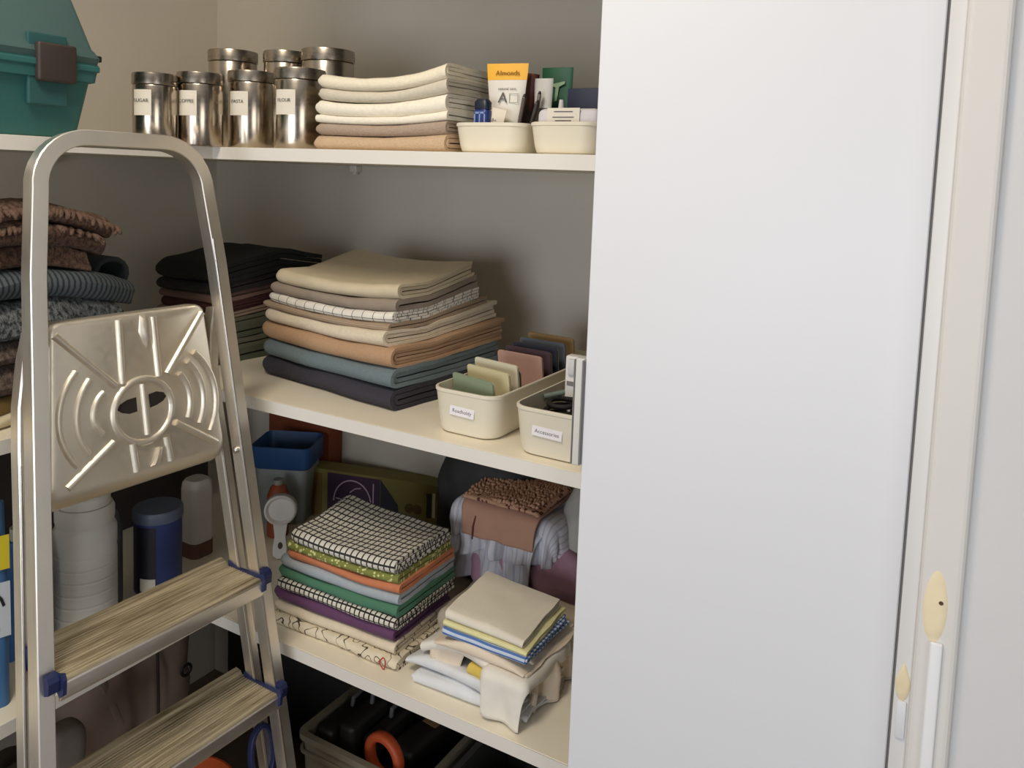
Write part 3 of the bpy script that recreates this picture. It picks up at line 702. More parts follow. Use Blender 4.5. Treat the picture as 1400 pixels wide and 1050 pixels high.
# fringed knit blankets on the left branch
kb = {'brown': cloth('brown_knit', (140, 112, 94), (84, 64, 54), 'knit', .006, .10, terry=1), 'dbrown': cloth('dark_brown_knit', (112, 86, 70), (66, 50, 42), 'knit', .006, .10, terry=1),
      'blue': cloth('blue_grey_rib_knit', (88, 96, 100), (52, 57, 61), 'u', .0085, .40, terry=.6), 'speck': cloth('speckled_blue_grey_knit', (122, 126, 126), (44, 48, 52), 'knit', .006, .10, terry=1),
      'taupe': cloth('taupe_knit', (112, 96, 86), (74, 62, 56), 'knit', .006, .10, terry=1), 'white': cloth('white_blanket', (216, 204, 172)), 'yellow': cloth('mustard_blanket', (132, 108, 64))}
kw = dict(rough=.010, endjit=.020, round_left=False)
KS = 'knitted blankets stacked on the left branch of the middle shelf'
kn = stack((-1.425, .665, Z1), rad(90), [
    dict(w=.33, d=.30, h=.020, K=1, m=kb['white'], label='cream blanket at the bottom of the knitted stack beside the ladder', dx=-.10),
    dict(w=.33, d=.30, h=.024, K=1, m=kb['yellow'], label='mustard blanket above the cream one at the bottom of the knitted stack', dx=-.095),
    dict(w=.38, d=.30, h=.054, K=2, m=kb['taupe'], label='thick taupe knit blanket low in the knitted stack', dx=-.025),
    dict(w=.40, d=.31, h=.034, K=1, m=kb['taupe'], label='taupe knit blanket just below the speckled one', dx=-.005),
    dict(w=.40, d=.33, h=.062, K=2, m=kb['speck'], label='speckled blue grey knit blanket in the knitted stack', dx=.0),
    dict(w=.42, d=.32, h=.048, K=2, m=kb['blue'], label='blue grey ribbed knit blanket with looped end in the knitted stack', dx=.018),
    dict(w=.36, d=.31, h=.034, K=1, m=kb['dbrown'], label='dark brown knit blanket above the blue grey ribbed one', dx=-.012),
    dict(w=.37, d=.32, h=.036, K=1, m=kb['dbrown'], label='brown knit blanket second from the top of the knitted stack', dx=.004),
    dict(w=.38, d=.325, h=.034, K=1, m=kb['brown'], label='fringed brown knit blanket on top of the knitted stack', dx=.006),
], 'knit_blanket', 'blanket', KS, bowf=lambda x, y: -.030 * max(0, (x + .02) / .2) ** 1.5 + .012 * sin(x * 18), wave=.003, **kw)
def fringe(o, z, x0, x1, y, n, ln_, drop, seed, m):
    b = bmesh.new(); rn = random.Random(seed)
    for i in range(n):
        x = x0 + (x1 - x0) * (i + rn.uniform(-.3, .3)) / n; l = ln_ * rn.uniform(.7, 1.25); sx = rn.uniform(-.008, .008); dz = -.030 * max(0, (x + .02) / .2) ** 1.5 + .012 * sin(x * 18)
        p = [Vector((x, y + .004, z + dz)), Vector((x + sx * .4, y - l * .5, z + dz - drop * .25)), Vector((x + sx, y - l * .8, z + dz - drop)), Vector((x + sx * 1.2, y - l * .85, z + dz - drop - l * .35))]
        join(b, tube(p, [.0035, .0042, .0040, .0026], 5))
    f = obj('fringe', b, m, o, 180); f['kind'] = 'stuff'
fringe(kn[-1], .020, -.19, .19, -.160, 60, .016, .006, 1, kb['brown'])
fringe(kn[-2], .030, -.18, .165, -.158, 56, .014, .004, 2, kb['brown'])
lpz = obj('loop', sweep([Vector((.205 + .030 * cos(a), -.02, .022 + .026 * sin(a))) for a in [pi * 1.45 - i * 1.9 * pi / 14 for i in range(15)]], rsec(.009, .16, .003, 2), (0, 1, 0)), kb['blue'], kn[5], 60)

# long baskets with labels
basket('storage_basket', -.752, -.625, 1.054, 1.46, Z1, .074, 'cream basket full of coloured card files on the middle shelf', ('Roadholdy', .046, .0145, .041, .000, rad(2)), GB, .008)
basket('storage_basket', -.592, -.458, 1.040, 1.45, Z1, .075, 'cream basket with cables beside the door on the middle shelf', ('Accessories', .050, .0145, .041, -.004, rad(2)), GB, .008)
zc = Z1 + .0062
GF = 'card files in the left middle basket'
def cardfile(x, y, w, h, m, label, lean=12, rz=0, tab=None):
    t = thing('card_file', (x, y, zc + .001), label, 'card', GF, rad(rz)); t.rotation_euler = (rad(-lean), 0, rad(rz))
    b = bmesh.new(); L = [(x_, z_) for x_, _, z_ in [(p[0], 0, p[1] + h / 2) for p in rrect(w / 2, h / 2, .005, 0, 3)]]
    join(b, loft([[(p, -.0014, q) for p, q in L], [(p, .0014, q) for p, q in L]]))
    obj('cover', b, m, t, 40)
    L2 = [(p * .97, q - .0025) for p, q in L]
    obj('pages', loft([[(p, .0016, q) for p, q in L2], [(p, .0052, q) for p, q in L2]]), mat('page_edges', (214, 204, 176), .9), t, 40)
cardfile(-.690, 1.106, .094, .084, mat('sage_card', (140, 152, 124), .8), 'sage green card file at the front of the left middle basket', -10, -14)
cardfile(-.680, 1.136, .094, .094, mat('butter_card', (208, 198, 156), .8), 'butter yellow card file behind the sage green one', -9, -12)
cardfile(-.680, 1.160, .094, .102, mat('ivory_card', (212, 204, 178), .8), 'ivory card file behind the butter yellow one', -8, -10)
cardfile(-.690, 1.190, .080, .084, mat('slate_card', (70, 72, 80), .7), 'slate grey card file low in the middle of the left middle basket', -8, -6)
cardfile(-.692, 1.262, .094, .097, mat('pink_card', (200, 162, 150), .8), 'pink card file in front of the plum one', -10, -4)
cardfile(-.690, 1.290, .096, .101, mat('plum_card', (84, 64, 74), .7), 'plum card file behind the pink one', -10, -4)
cardfile(-.690, 1.316, .096, .104, mat('indigo_card', (54, 56, 72), .7), 'indigo card file between the plum and steel blue ones', -10, -4)
cardfile(-.690, 1.346, .098, .108, mat('steel_blue_card', (98, 104, 116), .7), 'steel blue card file in front of the ochre one', -10, -3)
cardfile(-.692, 1.384, .100, .112, mat('ochre_card', (164, 134, 92), .8), 'ochre card file at the back of the left middle basket', -10, -3)
# right basket: cables, tool, white adapter
t = thing('cable', (-.535, 1.12, zc), 'dark coiled cable lying in the basket beside the door', 'cable')
rn = random.Random(5); pth = []
for i in range(60):
    a = i * .55; pth.append(Vector((.040 * cos(a) * (1 - i / 200), .048 * sin(a) * (1 - i / 200) + .004 * sin(i), .010 + .0010 * i)))
obj('cord', tube(pth, .0042, 7), 'black_soft', t, 60); obj('plug', bm_box(.018, .048, -.03, -.006, .050, .066, .004), 'black', t, 40)
t = thing('pen', (-.545, 1.17, zc + .058), 'grey green pen lying across the cable in the right middle basket', 'pen'); t.rotation_euler = (0, rad(-12), rad(38))
obj('barrel', tube([(-.05, 0, .012), (.045, 0, .012)], .0048, 10), mat('grey_green_plastic', (110, 122, 112), .5), t, 60); obj('tip', tube([(.0452, 0, .012), (.056, 0, .012)], [.0045, .001], 10), 'bolt', t, 60)
obj('brown_pouch', blob(.05, .10, .03, 3, .006, 14, 4), mat('brown_leatherette', (98, 78, 64), .7), None, 180, (-.525, 1.30, zc)); tag(bpy.data.objects['brown_pouch'], 'soft brown pouch at the back of the basket beside the door', 'pouch')
t = thing('power_adapter', (-.546, 1.165, zc), 'white upright power adapter standing in the basket beside the door', 'adapter')
obj('body', bm_box(-.012, .012, -.010, .010, 0, .128, .003, 3), mat('white_adapter_plastic', (226, 222, 218), .45), t, 40)
obj('socket', bm_box(-.008, .008, -.0108, -.0098, .080, .087), mat('grey_socket', (128, 122, 118), .6), t)
obj('cable_end', bm_box(-.006, .006, -.015, -.0102, .098, .124, .002), mat('white_clip_plastic', (214, 212, 210), .45), t, 40)

# ------------------------------------------------------------------ lower shelf, right branch
lc = {'check': cloth('black_white_check', (216, 212, 200), (56, 56, 54), 'grid', .0125, .24, .0155), 'gy': cloth('lime_print', (130, 134, 70), (214, 212, 150), 'spots', .007, .36), 'orange': cloth('orange_cotton', (198, 126, 90)),
      'blue': cloth('pale_blue_grey_cotton', (166, 174, 180)), 'green': cloth('green_cotton', (80, 126, 100)), 'bw': cloth('small_check', (216, 210, 196), (44, 44, 44), 'grid', .011, .26), 'purple': cloth('purple_cotton', (102, 68, 100)),
      'print': cloth('cream_print', (224, 212, 186), (84, 72, 64), 'scribble', .026, .018), 'cream': cloth('cream_tea_towel', (222, 208, 182), (60, 52, 48), 'v', .05, .04)}
TS = 'folded tea towels stacked on the lowest shelf'
lt_ = stack((-.966, 1.166, Z2), rad(1), [
    dict(w=0.307, d=0.202, h=.020, K=2, m=lc['print'], label='cream tea towel with dark line print at the bottom of its stack', dx=.002, dy=-.004),
    dict(w=0.294, d=0.194, h=.020, K=2, m=lc['cream'], label='cream tea towel with a dark stripe under the purple one', dx=-.004),
    dict(w=0.294, d=0.191, h=.024, K=2, m=lc['purple'], label='purple tea towel in the stack on the lowest shelf', dx=-.010),
    dict(w=0.290, d=0.191, h=.020, K=2, m=lc['bw'], label='small black and white check tea towel under the green one', dx=.002, dy=-.002),
    dict(w=0.292, d=0.187, h=.020, K=1, m=lc['green'], label='green tea towel in the middle of the stack', dx=.0),
    dict(w=0.290, d=0.184, h=.020, K=1, m=lc['blue'], label='pale blue grey tea towel between the orange and green ones', dx=.002),
    dict(w=0.268, d=0.176, h=.016, K=1, m=lc['orange'], label='orange tea towel in the upper part of the stack', dx=.012, dy=-.002),
    dict(w=0.266, d=0.176, h=.016, K=1, m=lc['gy'], label='lime and yellow patterned tea towel under the checked top one', dx=.008, dy=-.002),
    dict(w=0.260, d=0.176, h=.024, K=2, m=lc['check'], label='black and white checked tea towel on top of its stack', dx=.010, dy=-.002),
], 'tea_towel', 'towel', TS, bowf=lambda x, y: .018 * max(0, (y + .02) / .12) * max(0, .5 - x / .25) + .005 * (x / .13) ** 2 - .004, rough=.0028, wave=.0008)
obj('red_monogram', sweep([Vector((.007 * cos(a), 0, .008 * sin(a) + .004 * sin(2 * a))) for a in [2 * pi * i / 16 for i in range(16)]], rsec(.0022, .0008, .0003, 1), (0, 1, 0), closed=True), mat('red_thread', (172, 48, 40), .9), lt_[0], 60, (.124, -.1062, .012))

# white linen pile
wc = {'top': cloth('natural_linen', (226, 218, 202), var=.06), 'yellow': cloth('pale_yellow_linen', (226, 220, 168)), 'bluestripe': cloth('blue_striped_linen', (196, 206, 222), (84, 118, 180), 'v', .010, .45),
      'white': cloth('white_linen', (232, 226, 214), var=.06), 'cool': cloth('cool_white_linen', (224, 226, 228), var=.06), 'peach': cloth('warm_white_linen', (228, 212, 190), var=.06), 'mustard': cloth('mustard_linen', (218, 190, 96))}
WS = 'white linen pile on the lowest shelf'
P0 = (-.668, 1.162, Z2)
wl = stack(P0, rad(-4), [
    dict(w=.238, d=.205, h=.020, K=2, m=wc['cool'], label='cool white cloth at the very bottom of the white linen pile', dx=-.002, dr=.06),
    dict(w=.222, d=.198, h=.019, K=2, m=wc['cool'], label='cool white cloth second from the bottom of the white linen pile', dx=-.008, dr=-.07),
    dict(w=.058, d=.100, h=.014, K=1, m=wc['mustard'], label='mustard cloth peeking out of the front of the white linen pile', dx=.030, dy=-.050, dr=-.1),
    dict(w=.205, d=.190, h=.022, K=3, m=wc['white'], label='white folded cloth bowed over the mustard one in the linen pile', dx=.006, dr=.03),
], 'folded_cloth', 'cloth', WS, rough=.006, endjit=.020, round_left=False, wave=.003, bowf=lambda x, y: .016 - .040 * (x / .115) ** 2)
d1 = draped('draped_cloth', -.742, -.668, 1.092, 1.25, Z2 + .072, Z2 + .002, (.060, .01, .045, .02), wc['peach'], 3, pleat=.005, r=.014, crot=-.30)
tag(d1, 'warm white cloth hanging in a point over the left of the linen pile', 'cloth', WS)
d2 = draped('draped_cloth', -.622, -.560, 1.058, 1.20, Z2 + .080, Z2 + .002, (.008, .028, .082, .01), wc['white'], 8, pleat=.004, r=.012, lump=.004, crot=-.10)
tag(d2, 'white cloth flap hanging down the front corner of the linen pile to the shelf', 'cloth', WS)
d3 = draped('draped_cloth', -.690, -.574, 1.095, 1.28, Z2 + .0885, Z2 + .002, (.0, .100, .0, .03), wc['peach'], 12, pleat=.011, r=.018, crot=-.06)
tag(d3, 'pale cloth hanging in folds down the door side of the linen pile', 'cloth', WS)
stack((-.645, 1.150, Z2 + .080), rad(-2), [dict(w=.190, d=.180, h=.018, K=2, m=wc['peach'], label='warm white folded cloth bowed under the striped one in the linen pile')],
      'folded_cloth', 'cloth', WS, rough=.004, endjit=.012, round_left=False, wave=.002, bowf=lambda x, y: .004 - .022 * (x / .095) ** 2)
stack((-.643, 1.136, Z2 + .0985), rad(1), [
    dict(w=.164, d=.150, h=.017, K=3, m=wc['bluestripe'], label='blue and white striped cloth on the white linen pile', dx=.004, dr=-.03),
    dict(w=.158, d=.145, h=.010, K=1, m=wc['yellow'], label='pale yellow cloth between the striped one and the top of the linen pile', dx=.004),
    dict(w=.150, d=.140, h=.016, K=2, m=wc['top'], label='natural linen cloth folded square on top of the white linen pile', dx=-.001),
], 'folded_cloth', 'cloth', WS, bowf=lambda x, y: -.006 * (x / .08) + .006 * y / .08, rough=.0022, round_left=False)
d4 = draped('draped_cloth', -.80, -.735, 1.20, 1.34, Z2 + .060, Z2 + .001, (.02, .01, .10, .02), cloth('grey_beige_linen', (184, 172, 156)), 17, pleat=.008, r=.02, lump=.012)
tag(d4, 'grey beige cloth crumpled between the tea towels and the linen pile', 'cloth', WS)

# garment heap behind the linen pile
HG = 'garment heap at the back of the lowest shelf'
t = obj('dark_bag', blob(.120, .10, .155, 21, .012, 8, 5, 3.2, .008), mat('black_nylon', (40, 40, 40), .7, bump=.2), None, 180, (-.86, 1.468, Z2)); tag(t, 'black bag standing behind the lilac garment heap', 'bag')
t = obj('mauve_garment', blob(.155, .078, .078, 5, .018, 12, 5, 3, .012), cloth('mauve_cotton', (178, 138, 156)), None, 180, (-.685, 1.385, Z2)); tag(t, 'mauve garment at the bottom of the heap behind the linen pile', 'garment', HG)
t = obj('grey_garment', blob(.080, .075, .130, 9, .018, 11, 5, 2.6, .014), cloth('grey_cotton', (176, 173, 166)), None, 180, (-.602, 1.44, Z2 + .02)); tag(t, 'grey garment bunched up at the door end of the heap', 'garment', HG)
lil = cloth('lilac_striped_cotton', (216, 215, 221), (190, 190, 204), 'u', .012, .3)
d5 = draped('lilac_shirt', -.855, -.665, 1.335, 1.45, Z2 + .205, Z2 + .06, (.05, .09, .098, .0), lil, 31, 70, 60, .003, .014, .022, .012, .10)
tag(d5, 'lilac striped shirt draped over the garment heap', 'garment', HG)
d6 = draped('lilac_sheet', -.87, -.71, 1.355, 1.46, Z2 + .135, Z2 + .020, (.06, .05, .10, .0), cloth('pale_lilac_cotton', (206, 205, 211), (186, 186, 200), 'u', .016, .25), 44, 50, 40, .003, .013, .03, .012)
tag(d6, 'pale lilac sheet below the striped shirt in the garment heap', 'garment', HG)
d9 = draped('lilac_sleeve', -.740, -.690, 1.330, 1.42, Z2 + .196, Z2 + .055, (.004, .03, .150, .0), lil, 71, 24, 50, .003, .008, .022, .010, -.10)
tag(d9, 'pale lilac sleeve hanging down beside the brown towel to the mauve garment', 'garment', HG)
# brown terry towel hanging over the heap
bt = cloth('brown_sueded_cotton', (186, 144, 122), var=.06); bl = cloth('brown_loop_terry', (204, 160, 132), (108, 66, 54), 'spots', .010, .36, terry=1)
d7 = draped('brown_towel', -.835, -.682, 1.322, 1.44, Z2 + .222, Z2 + .09, (.006, .010, .078, .0), bt, 51, 40, 40, .005, .002, .022, .004)
tag(d7, 'smooth brown towel hanging over the front of the lilac shirt', 'towel', HG)
obj('seam', tube([(-.806, 1.2985, Z2 + .198), (-.811, 1.2965, Z2 + .175), (-.812, 1.2965, Z2 + .150)], .0018, 6), mat('dark_brown_seam', (110, 62, 50), .9), d7, 60)
b = bmesh.new(); rn = random.Random(3)
for i in range(26):
    for j in range(13):
        x = -.832 + .150 * (i + rn.uniform(-.3, .3)) / 25; y = 1.305 + .13 * (j + rn.uniform(-.3, .3)) / 12; z = Z2 + .239 + .010 * noise.noise(Vector((x * 12, y * 12, 3))) - .012 * max(0, (1.325 - y) / .02) * .4
        q = bmesh.new(); bmesh.ops.create_icosphere(q, subdivisions=1, radius=1)
        join(b, q, Matrix.Translation((x, y, z)) @ Matrix.Rotation(rn.uniform(-.6, .6), 4, 'Z') @ Matrix.Diagonal((.0034, .0058, .006, 1)))
lo = obj('terry_loops', b, bl, d7, 180); lo['kind'] = 'stuff'
d8 = draped('loop_terry_towel', -.834, -.680, 1.305, 1.44, Z2 + .234, Z2 + .12, (.004, .012, .008, .0), bl, 57, 30, 30, .006, .002, .012, .008)
tag(d8, 'brown loop terry towel folded on top of the garment heap', 'towel', HG)

# boxes and bin at the back
yel = mat('yellow_card', (122, 114, 56), .7, var=.1); pur = mat('purple_print', (58, 34, 62), .7)
t = thing('laundry_box', (-1.235, 1.525, Z2), 'yellow and dark purple carton lying against the back wall', 'box', None, rad(14))
obj('carton', bm_box(-.170, .170, -.028, .028, 0, .122, .002), yel, t)
obj('purple_panel', bm_box(-.120, .020, -.0292, -.0283, .004, .116), pur, t)
obj('dark_wedge', loft([[(x, y, z) for x, z in ((.022, .004), (.075, .004), (.068, .060), (.022, .116))] for y in (-.0292, -.0283)]), mat('navy_print', (36, 34, 50), .7), t)
wh = mat('pale_lilac_print', (190, 170, 186), .7)
obj('arch_emblem', sweep([Vector((-.052 + .050 * cos(a), -.0300, .048 + .056 * sin(a))) for a in [pi * i / 20 for i in range(21)]], rsec(.003, .001, .0003, 1), (0, 1, 0)), wh, t)
for k, (x0_, z0_, x1_, z1_) in enumerate(((-.096, .055, -.064, .044), (-.042, .052, -.006, .050), (-.058, .074, -.030, .088), (-.092, .026, -.070, .036), (-.036, .030, -.010, .020), (.004, .004, .004, .104))):
    obj('emblem_stroke', tube([(x0_, -.0300, z0_), ((x0_ + x1_) / 2, -.0300, (z0_ + z1_) / 2 + .004), (x1_, -.0300, z1_)], .0017, 6), wh, t, 60)
obj('side_stripe', bm_box(-.160, -.136, -.0292, -.0283, .006, .112), mat('ochre_print', (112, 84, 34), .7), t)
for x0_, c in ((.098, (84, 66, 30)), (.118, (88, 70, 32))): obj('round_print', lathe([(.012, 0), (.012, .0008)], 16), mat('brown_print', c, .7), t, None, (x0_, -.0283, .056), (pi / 2, 0, 0))
obj('black_print', bm_box(.142, .154, -.0292, -.0283, .040, .100), 'black', t); obj('white_print', bm_box(.157, .164, -.0292, -.0283, .042, .102), 'paper', t)
# blue rimmed bin
t = thing('bin', (-1.435, 1.425, Z2), 'grey square bin with a blue collar behind the measuring scoop', 'bin', None, rad(26))
gm = mat('grey_bin_plastic', (140, 146, 144), .5); bm_ = mat('blue_bin_plastic', (36, 74, 122), .45)
obj('body', loft([rrect(.056, .05, .018, 0, 5), rrect(.066, .058, .018, .140, 5), rrect(.060, .052, .016, .140, 5), rrect(.050, .044, .016, .004, 5)]), gm, t, 35)
obj('collar', loft([rrect(.069, .061, .020, .138, 5), rrect(.072, .064, .020, .142, 5), rrect(.074, .066, .020, .192, 5), rrect(.071, .063, .018, .193, 5), rrect(.064, .056, .016, .142, 5), rrect(.062, .054, .016, .138, 5)], (False, False)), bm_, t, 35)
carton('carton', -1.50, 1.549, Z2, .21, .05, .225, mat('dull_orange_card', (124, 62, 34), .8, var=.1), 'dull orange carton behind the blue-collared bin', 'box', rad(1))
t = thing('spray_bottle', (-1.375, 1.335, Z2), 'orange bottle between the scoop and the grey bin', 'bottle')
obj('body', lathe([(.024, 0), (.025, .004), (.025, .095), (.018, .115), (.011, .122)], 20), mat('orange_plastic', (150, 74, 42), .5), t, 45); obj('cap', lathe([(.0115, .1225), (.0115, .134)], 16), mat('grey_cap_plastic', (140, 138, 132), .5), t, 40)
# scoop: disc head with handle and hole, leaning upright
t = thing('measuring_scoop', (-1.285, 1.255, Z2 + .002), 'white plastic measuring scoop standing upright beside the tea towels', 'scoop', None, rad(38)); t.rotation_euler = (rad(-8), 0, rad(40)); t.scale = (1.15, 1.15, 1.08)
wp = mat('white_scoop_plastic', (206, 200, 194), .5)
hd = obj('bowl', lathe([(.030, 0), (.0315, .003), (.030, .018), (.027, .020), (.022, .014), (.004, .013)], 28), wp, t, 40, (0, 0, .098), (pi / 2, 0, 0))
h_ = [(-.013, .07), (-.010, .045), (-.013, .02), (-.012, .006), (-.005, .0), (.005, .0), (.012, .006), (.013, .02), (.010, .045), (.013, .07)]
obj('handle', loft([[(x, y, z) for x, z in h_] for y in (-.012, -.003)]), wp, t, 40)
obj('hanging_hole', lathe([(.0045, 0), (.0045, .0008)], 14), mat('dark_hole', (64, 56, 48), .8), t, None, (.001, -.0121, .026), (pi / 2, 0, 0)).scale = (1, 1.5, 1)

# ------------------------------------------------------------------ lower shelf, left branch
t = thing('jug', (-1.385, .87, Z2), 'large white ribbed plastic bottle standing behind the upper ladder step', 'bottle')
prof = [(.050, 0), (.0535, .004)]
z = .012
while z < .150:
    prof += [(.0535, z), (.0535, z + .017), (.0522, z + .019), (.0522, z + .021)]; z += .023
prof += [(.0535, .158), (.0535, .186), (.050, .194), (.048, .198), (.050, .206), (.050, .224), (.046, .232)]
obj('body', lathe(prof, 36), mat('milky_plastic', (206, 204, 198), .45, spec=.4), t, 30)
obj('cap', lathe([(.043, .2325), (.043, .250), (.040, .253)], 24), mat('white_cap', (212, 210, 204), .5), t, 35)
t = thing('bottle', (-1.405, .762, Z2), 'blue bottle mostly hidden behind the left ladder rail', 'bottle')
bb = mat('cyan_blue_plastic', (52, 104, 168), .45)
obj('body', loft([rrect(.030 * k, .046 * k, .02 * k, z, 5) for z, k in ((0, .95), (.01, 1), (.14, 1), (.18, .75), (.20, .4))]), bb, t, 45); obj('cap', lathe([(.013, .2005), (.013, .222)], 16), mat('grey_pump', (150, 152, 150), .5), t, 40)
obj('label', bm_box(.0302, .0308, .012, .034, .045, .105), mat('white_print', (214, 218, 220), .6), t)
t = thing('bottle', (-1.425, .935, Z2), 'dark grey bottle half hidden behind the large white ribbed bottle', 'bottle')
obj('body', lathe([(.030, 0), (.031, .004), (.031, .15), (.024, .18), (.014, .19)], 24), mat('grey_bottle_plastic', (74, 78, 84), .5), t, 45); obj('cap', lathe([(.015, .1905), (.015, .215)], 16), mat('grey_bottle_cap', (64, 66, 70), .5), t, 40)
# blue tin with slate lid and label
t = thing('plastic_tub', (-1.395, 1.03, Z2), 'dark blue tub with slate lid standing behind the ladder step', 'tub')
obj('body', lathe([(.044, 0), (.0455, .003), (.0455, .150)], 32), mat('deep_blue_plastic', (46, 62, 116), .45), t, 40)
obj('lid', lathe([(.0475, .148), (.0480, .150), (.0480, .166), (.046, .170), (.030, .1705)], 32), mat('slate_plastic', (92, 102, 124), .45), t, 40)
a = rad(-75)
pn = [[((.0455 + dr) * cos(a + k), (.0455 + dr) * sin(a + k), z) for dr, z in ((.0002, .008), (.0008, .008), (.0008, .142), (.0002, .142))] for k in [-.62 + 1.2 * i / 8 for i in range(9)]]
obj('dark_panel', loft(pn), mat('dark_navy_print', (30, 32, 44), .5), t, 30)
pn = [[((.0465 + dr) * cos(a + k), (.0465 + dr) * sin(a + k), z) for dr, z in ((.0002, .012), (.0008, .012), (.0008, .038), (.0002, .038))] for k in [-.1 + .66 * i / 6 for i in range(7)]]
obj('white_label', loft(pn), 'paper', t, 30)
# white plastic bag like canister
t = thing('plastic_tub', (-1.45, 1.168, Z2), 'tall white tub with brown base band beside the dark blue tub', 'tub')
obj('body', loft([rrect(.0275 * k, .0275 * k, .016, z, 6) for z, k in ((0, .98), (.004, 1), (.150, 1), (.165, .94), (.172, .8))]), mat('white_tub_plastic', (208, 204, 198), .5), t, 45)
obj('brown_base', loft([rrect(.0284, .0284, .0165, z, 6) for z in (.001, .034)]), mat('brown_print_band', (104, 72, 56), .7), t, 45)
# packages at the far left
t = thing('detergent_packet', (-1.310, .628, Z2), 'blue and yellow detergent packet at the left edge of the lowest shelf', 'packet', None, rad(72)); t.scale = (1, 1, 1.36)
obj('body', loft([rrect(.055, .028, .012, z, 4) for z in (0, .004)] + [rrect(.055, .028 - .02 * max(0, (z - .15) / .09), .012, z, 4) for z in (.15, .21, .238)]), mat('detergent_blue', (60, 104, 150), .5, var=.1), t, 40)
obj('yellow_band', bm_box(-.056, .056, -.0290, -.0282, .165, .205), mat('detergent_yellow', (206, 188, 40), .5), t)
obj('white_band', bm_box(-.056, .056, -.0290, -.0282, .085, .150), mat('detergent_white', (190, 196, 200), .5), t)
obj('black_swirl', sweep([Vector((.030 + .018 * cos(a_), -.0296, .115 + .024 * sin(a_))) for a_ in [.3 + i * 5 / 14 for i in range(15)]], rsec(.004, .001, .0003, 1), (0, 1, 0)), 'black', t, 40)

t = thing('storage_box', (-1.775, 1.17, Z2), 'dark brown lidded storage box behind the tubs against the left wall', 'box')
dkb = mat('dark_brown_card', (50, 42, 38), .8, var=.15)
obj('box_body', bm_box(-.095, .095, -.30, .22, 0, .30, .004), dkb, t); obj('lid', bm_box(-.100, .100, -.305, .225, .285, .345, .004), mat('dark_grey_lid', (44, 40, 38), .7), t)
# ------------------------------------------------------------------ below the lowest shelf
t = thing('suitcase', (-1.34, 1.555, 0), 'black suitcase standing on the floor against the back wall behind the grey crate', 'suitcase')
obj('shell', bm_box(-.36, .36, -.10, .015, .02, .545, .03, 3), mat('black_suitcase_fabric', (34, 31, 29), .8, var=.2, bump=.2), t, 40)
obj('zip', bm_box(-.361, .361, -.045, -.040, .05, .5455, .002), 'black_soft', t); obj('top_handle', sweep([Vector((x, -.04, .545 + .018 * (1 - abs(x) / .07))) for x in (-.07, -.05, 0, .05, .07)], rsec(.008, .016, .002, 2), (0, 1, 0)), 'black_soft', t, 40)
for sx in (-.30, .30): obj('wheel', lathe([(.016, -.012), (.018, -.008), (.018, .008), (.016, .012)], 16), 'black_soft', t, 40, (sx, -.05, .018), (0, pi / 2, 0))
cv = cloth('taupe_canvas', (150, 132, 118), var=.08)
t = thing('canvas_bag', (-1.56, 1.03, 0), 'taupe canvas bag with a centre seam standing under the lowest shelf', 'bag')
obj('body', blob(.12, .145, .31, 33, .022, 7, 6, 3.4, .012), cv, t, 180)
obj('seam', tube([(.118, .025, .56), (.128, .025, .48), (.131, .025, .38), (.131, .025, .28)], .003, 6), mat('dark_canvas_seam', (70, 56, 50), .9), t, 60)
obj('strap', sweep([Vector((.120 + .006 * sin(i), -.130 + .013 * i, .52 - .006 * i * i * .5 - .01 * i)) for i in range(9)], rsec(.014, .005, .002, 2), (1, 0, 0)), cv, t, 60)
obj('eyelet', sweep([Vector((.139, .088 + .012 * cos(a_), .405 + .012 * sin(a_))) for a_ in [2 * pi * i / 16 for i in range(16)]], rsec(.006, .004, .001, 1), (1, 0, 0), closed=True), 'black', t, 60)
t = thing('cloth_bag', (-1.43, .745, 0), 'dark grey cloth bag slumped below the canvas bag under the shelf', 'bag')
obj('body', blob(.095, .10, .225, 51, .02, 8, 6, 3, .016), cloth('dark_grey_canvas', (92, 88, 82)), t, 180)
obj('light_panel', blob(.028, .035, .04, 57, .005, 12, 4), cloth('light_grey_canvas', (128, 120, 112)), t, 180, (.075, .06, .42))
t = thing('orange_basin', (-1.27, .98, 0), 'orange plastic basin on the floor behind the lower ladder step', 'basin')
obj('bowl', lathe([(.080, 0), (.092, .01), (.105, .270), (.110, .275), (.106, .275), (.09, .02), (.02, .012)], 36), mat('orange_basin_plastic', (198, 88, 40), .5), t, 40)
# crates with tools
def crate(name, x0, x1, y0, y1, h, label, c, rz=0):
    t = thing(name, ((x0 + x1) / 2, (y0 + y1) / 2, 0), label, 'crate', 'tool crates on the floor', rz)
    hx, hy = (x1 - x0) / 2, (y1 - y0) / 2; m = mat(name + '_plastic', c, .55)
    L = [rrect(hx - .02, hy - .02, .02, 0, 4), rrect(hx - .008, hy - .008, .02, h - .05, 4), rrect(hx - .007, hy - .007, .02, h - .01, 4), rrect(hx - .012, hy - .012, .016, h - .01, 4), rrect(hx - .025, hy - .025, .016, .008, 4)]
    obj('tub', loft(L), m, t, 35)
    obj('rim', loft([rrect(hx - .006, hy - .006, .02, h - .012, 4), rrect(hx, hy, .022, h - .012, 4), rrect(hx, hy, .022, h, 4), rrect(hx - .013, hy - .013, .016, h, 4), rrect(hx - .013, hy - .013, .016, h - .011, 4)], (False, False)), m, t, 35)
    obj('lower_rib', loft([rrect(hx - .006, hy - .006, .02, h - .040, 4), rrect(hx - .001, hy - .001, .022, h - .040, 4), rrect(hx - .001, hy - .001, .022, h - .034, 4), rrect(hx - .006, hy - .006, .02, h - .034, 4)], (False, False)), m, t, 35)
    return t
crate('crate', -1.125, -.815, 1.145, 1.45, .362, 'grey plastic crate of black tool cases under the lowest shelf', (124, 118, 100))
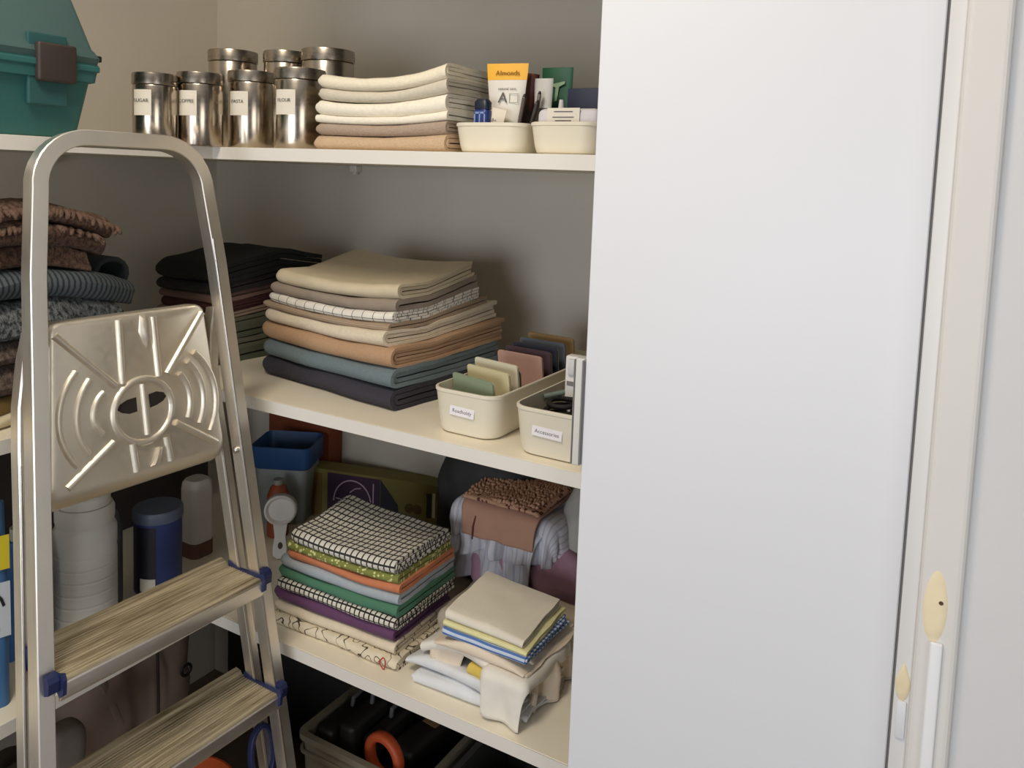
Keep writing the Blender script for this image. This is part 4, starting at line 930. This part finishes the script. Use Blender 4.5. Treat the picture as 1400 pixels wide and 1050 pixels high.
crate('crate', -.800, -.47, 1.145, 1.45, .36, 'dark plastic crate with orange tools beside the grey crate', (74, 74, 72))
def toolcase(x, y, z, w, d, h, label, rz=0, g='black tool cases in the grey crate'):
    t = thing('tool_case', (x, y, z), label, 'case', g, rz)
    obj('shell', bm_box(-w / 2, w / 2, -d / 2, d / 2, 0, h, .012, 3), 'black', t, 40)
    obj('lid_band', bm_box(-w / 2 - .0015, w / 2 + .0015, -d / 2 + .02, d / 2 - .02, h * .55, h * .62, .001), 'black_soft', t)
    obj('carry_handle', sweep([Vector((0, -.035 + .0, h - .002)), Vector((0, -.032, h + .016)), Vector((0, 0, h + .02)), Vector((0, .032, h + .016)), Vector((0, .035, h - .002))], rsec(.008, .008, .002, 2), (1, 0, 0)), mat('grey_handle', (96, 98, 100), .4), t, 40)
toolcase(-1.082, 1.305, .012, .042, .25, .35, 'black tool case nearest the ladder in the grey crate')
toolcase(-1.034, 1.310, .012, .042, .24, .37, 'black tool case in the middle of the grey crate')
toolcase(-.990, 1.320, .012, .034, .22, .35, 'black tool case beside the orange-handled tool')
t = thing('power_tool', (-.932, 1.255, .002), 'black power tool with an orange ring handle in the grey crate', 'tool', None, rad(-6))
obj('housing', bm_box(-.030, .034, -.02, .17, 0, .345, .016, 3), 'black', t, 40)
obj('ring_handle', sweep([Vector((-.002 + .040 * cos(a_), -.055, .345 + .040 * sin(a_))) for a_ in [2 * pi * i / 24 for i in range(24)]], rsec(.018, .022, .007, 3), (0, 1, 0), closed=True), mat('orange_tool_plastic', (196, 84, 44), .5), t, 45)
obj('neck', bm_box(-.018, .018, -.062, -.016, .10, .312, .006), 'black', t, 40)
obj('rating_plate', bm_box(-.014, .022, .07, .11, .3455, .3465), mat('tan_plate', (150, 120, 84), .7), t)
t = thing('power_tool', (-.67, 1.26, .012), 'black power tool with orange body in the dark crate', 'tool', None, rad(-10))
obj('housing', bm_box(-.05, .05, -.07, .15, 0, .325, .02, 3), 'black', t, 40); obj('shroud', bm_box(-.03, .04, -.085, -.02, .30, .345, .014, 3), mat('orange_shroud', (196, 80, 38), .5), t, 45)
t = thing('screwdriver', (-.60, 1.33, .30), 'red handled screwdriver sticking up in the dark crate', 'screwdriver'); t.rotation_euler = (rad(-20), rad(15), 0)
obj('grip', tube([(0, 0, .03), (0, 0, .045), (0, 0, .10), (0, 0, .115)], [.010, .013, .013, .009], 12), mat('red_grip', (120, 34, 36), .5), t, 60); obj('shaft', tube([(0, 0, -.05), (0, 0, .0298)], .004, 8), 'bolt', t, 60)
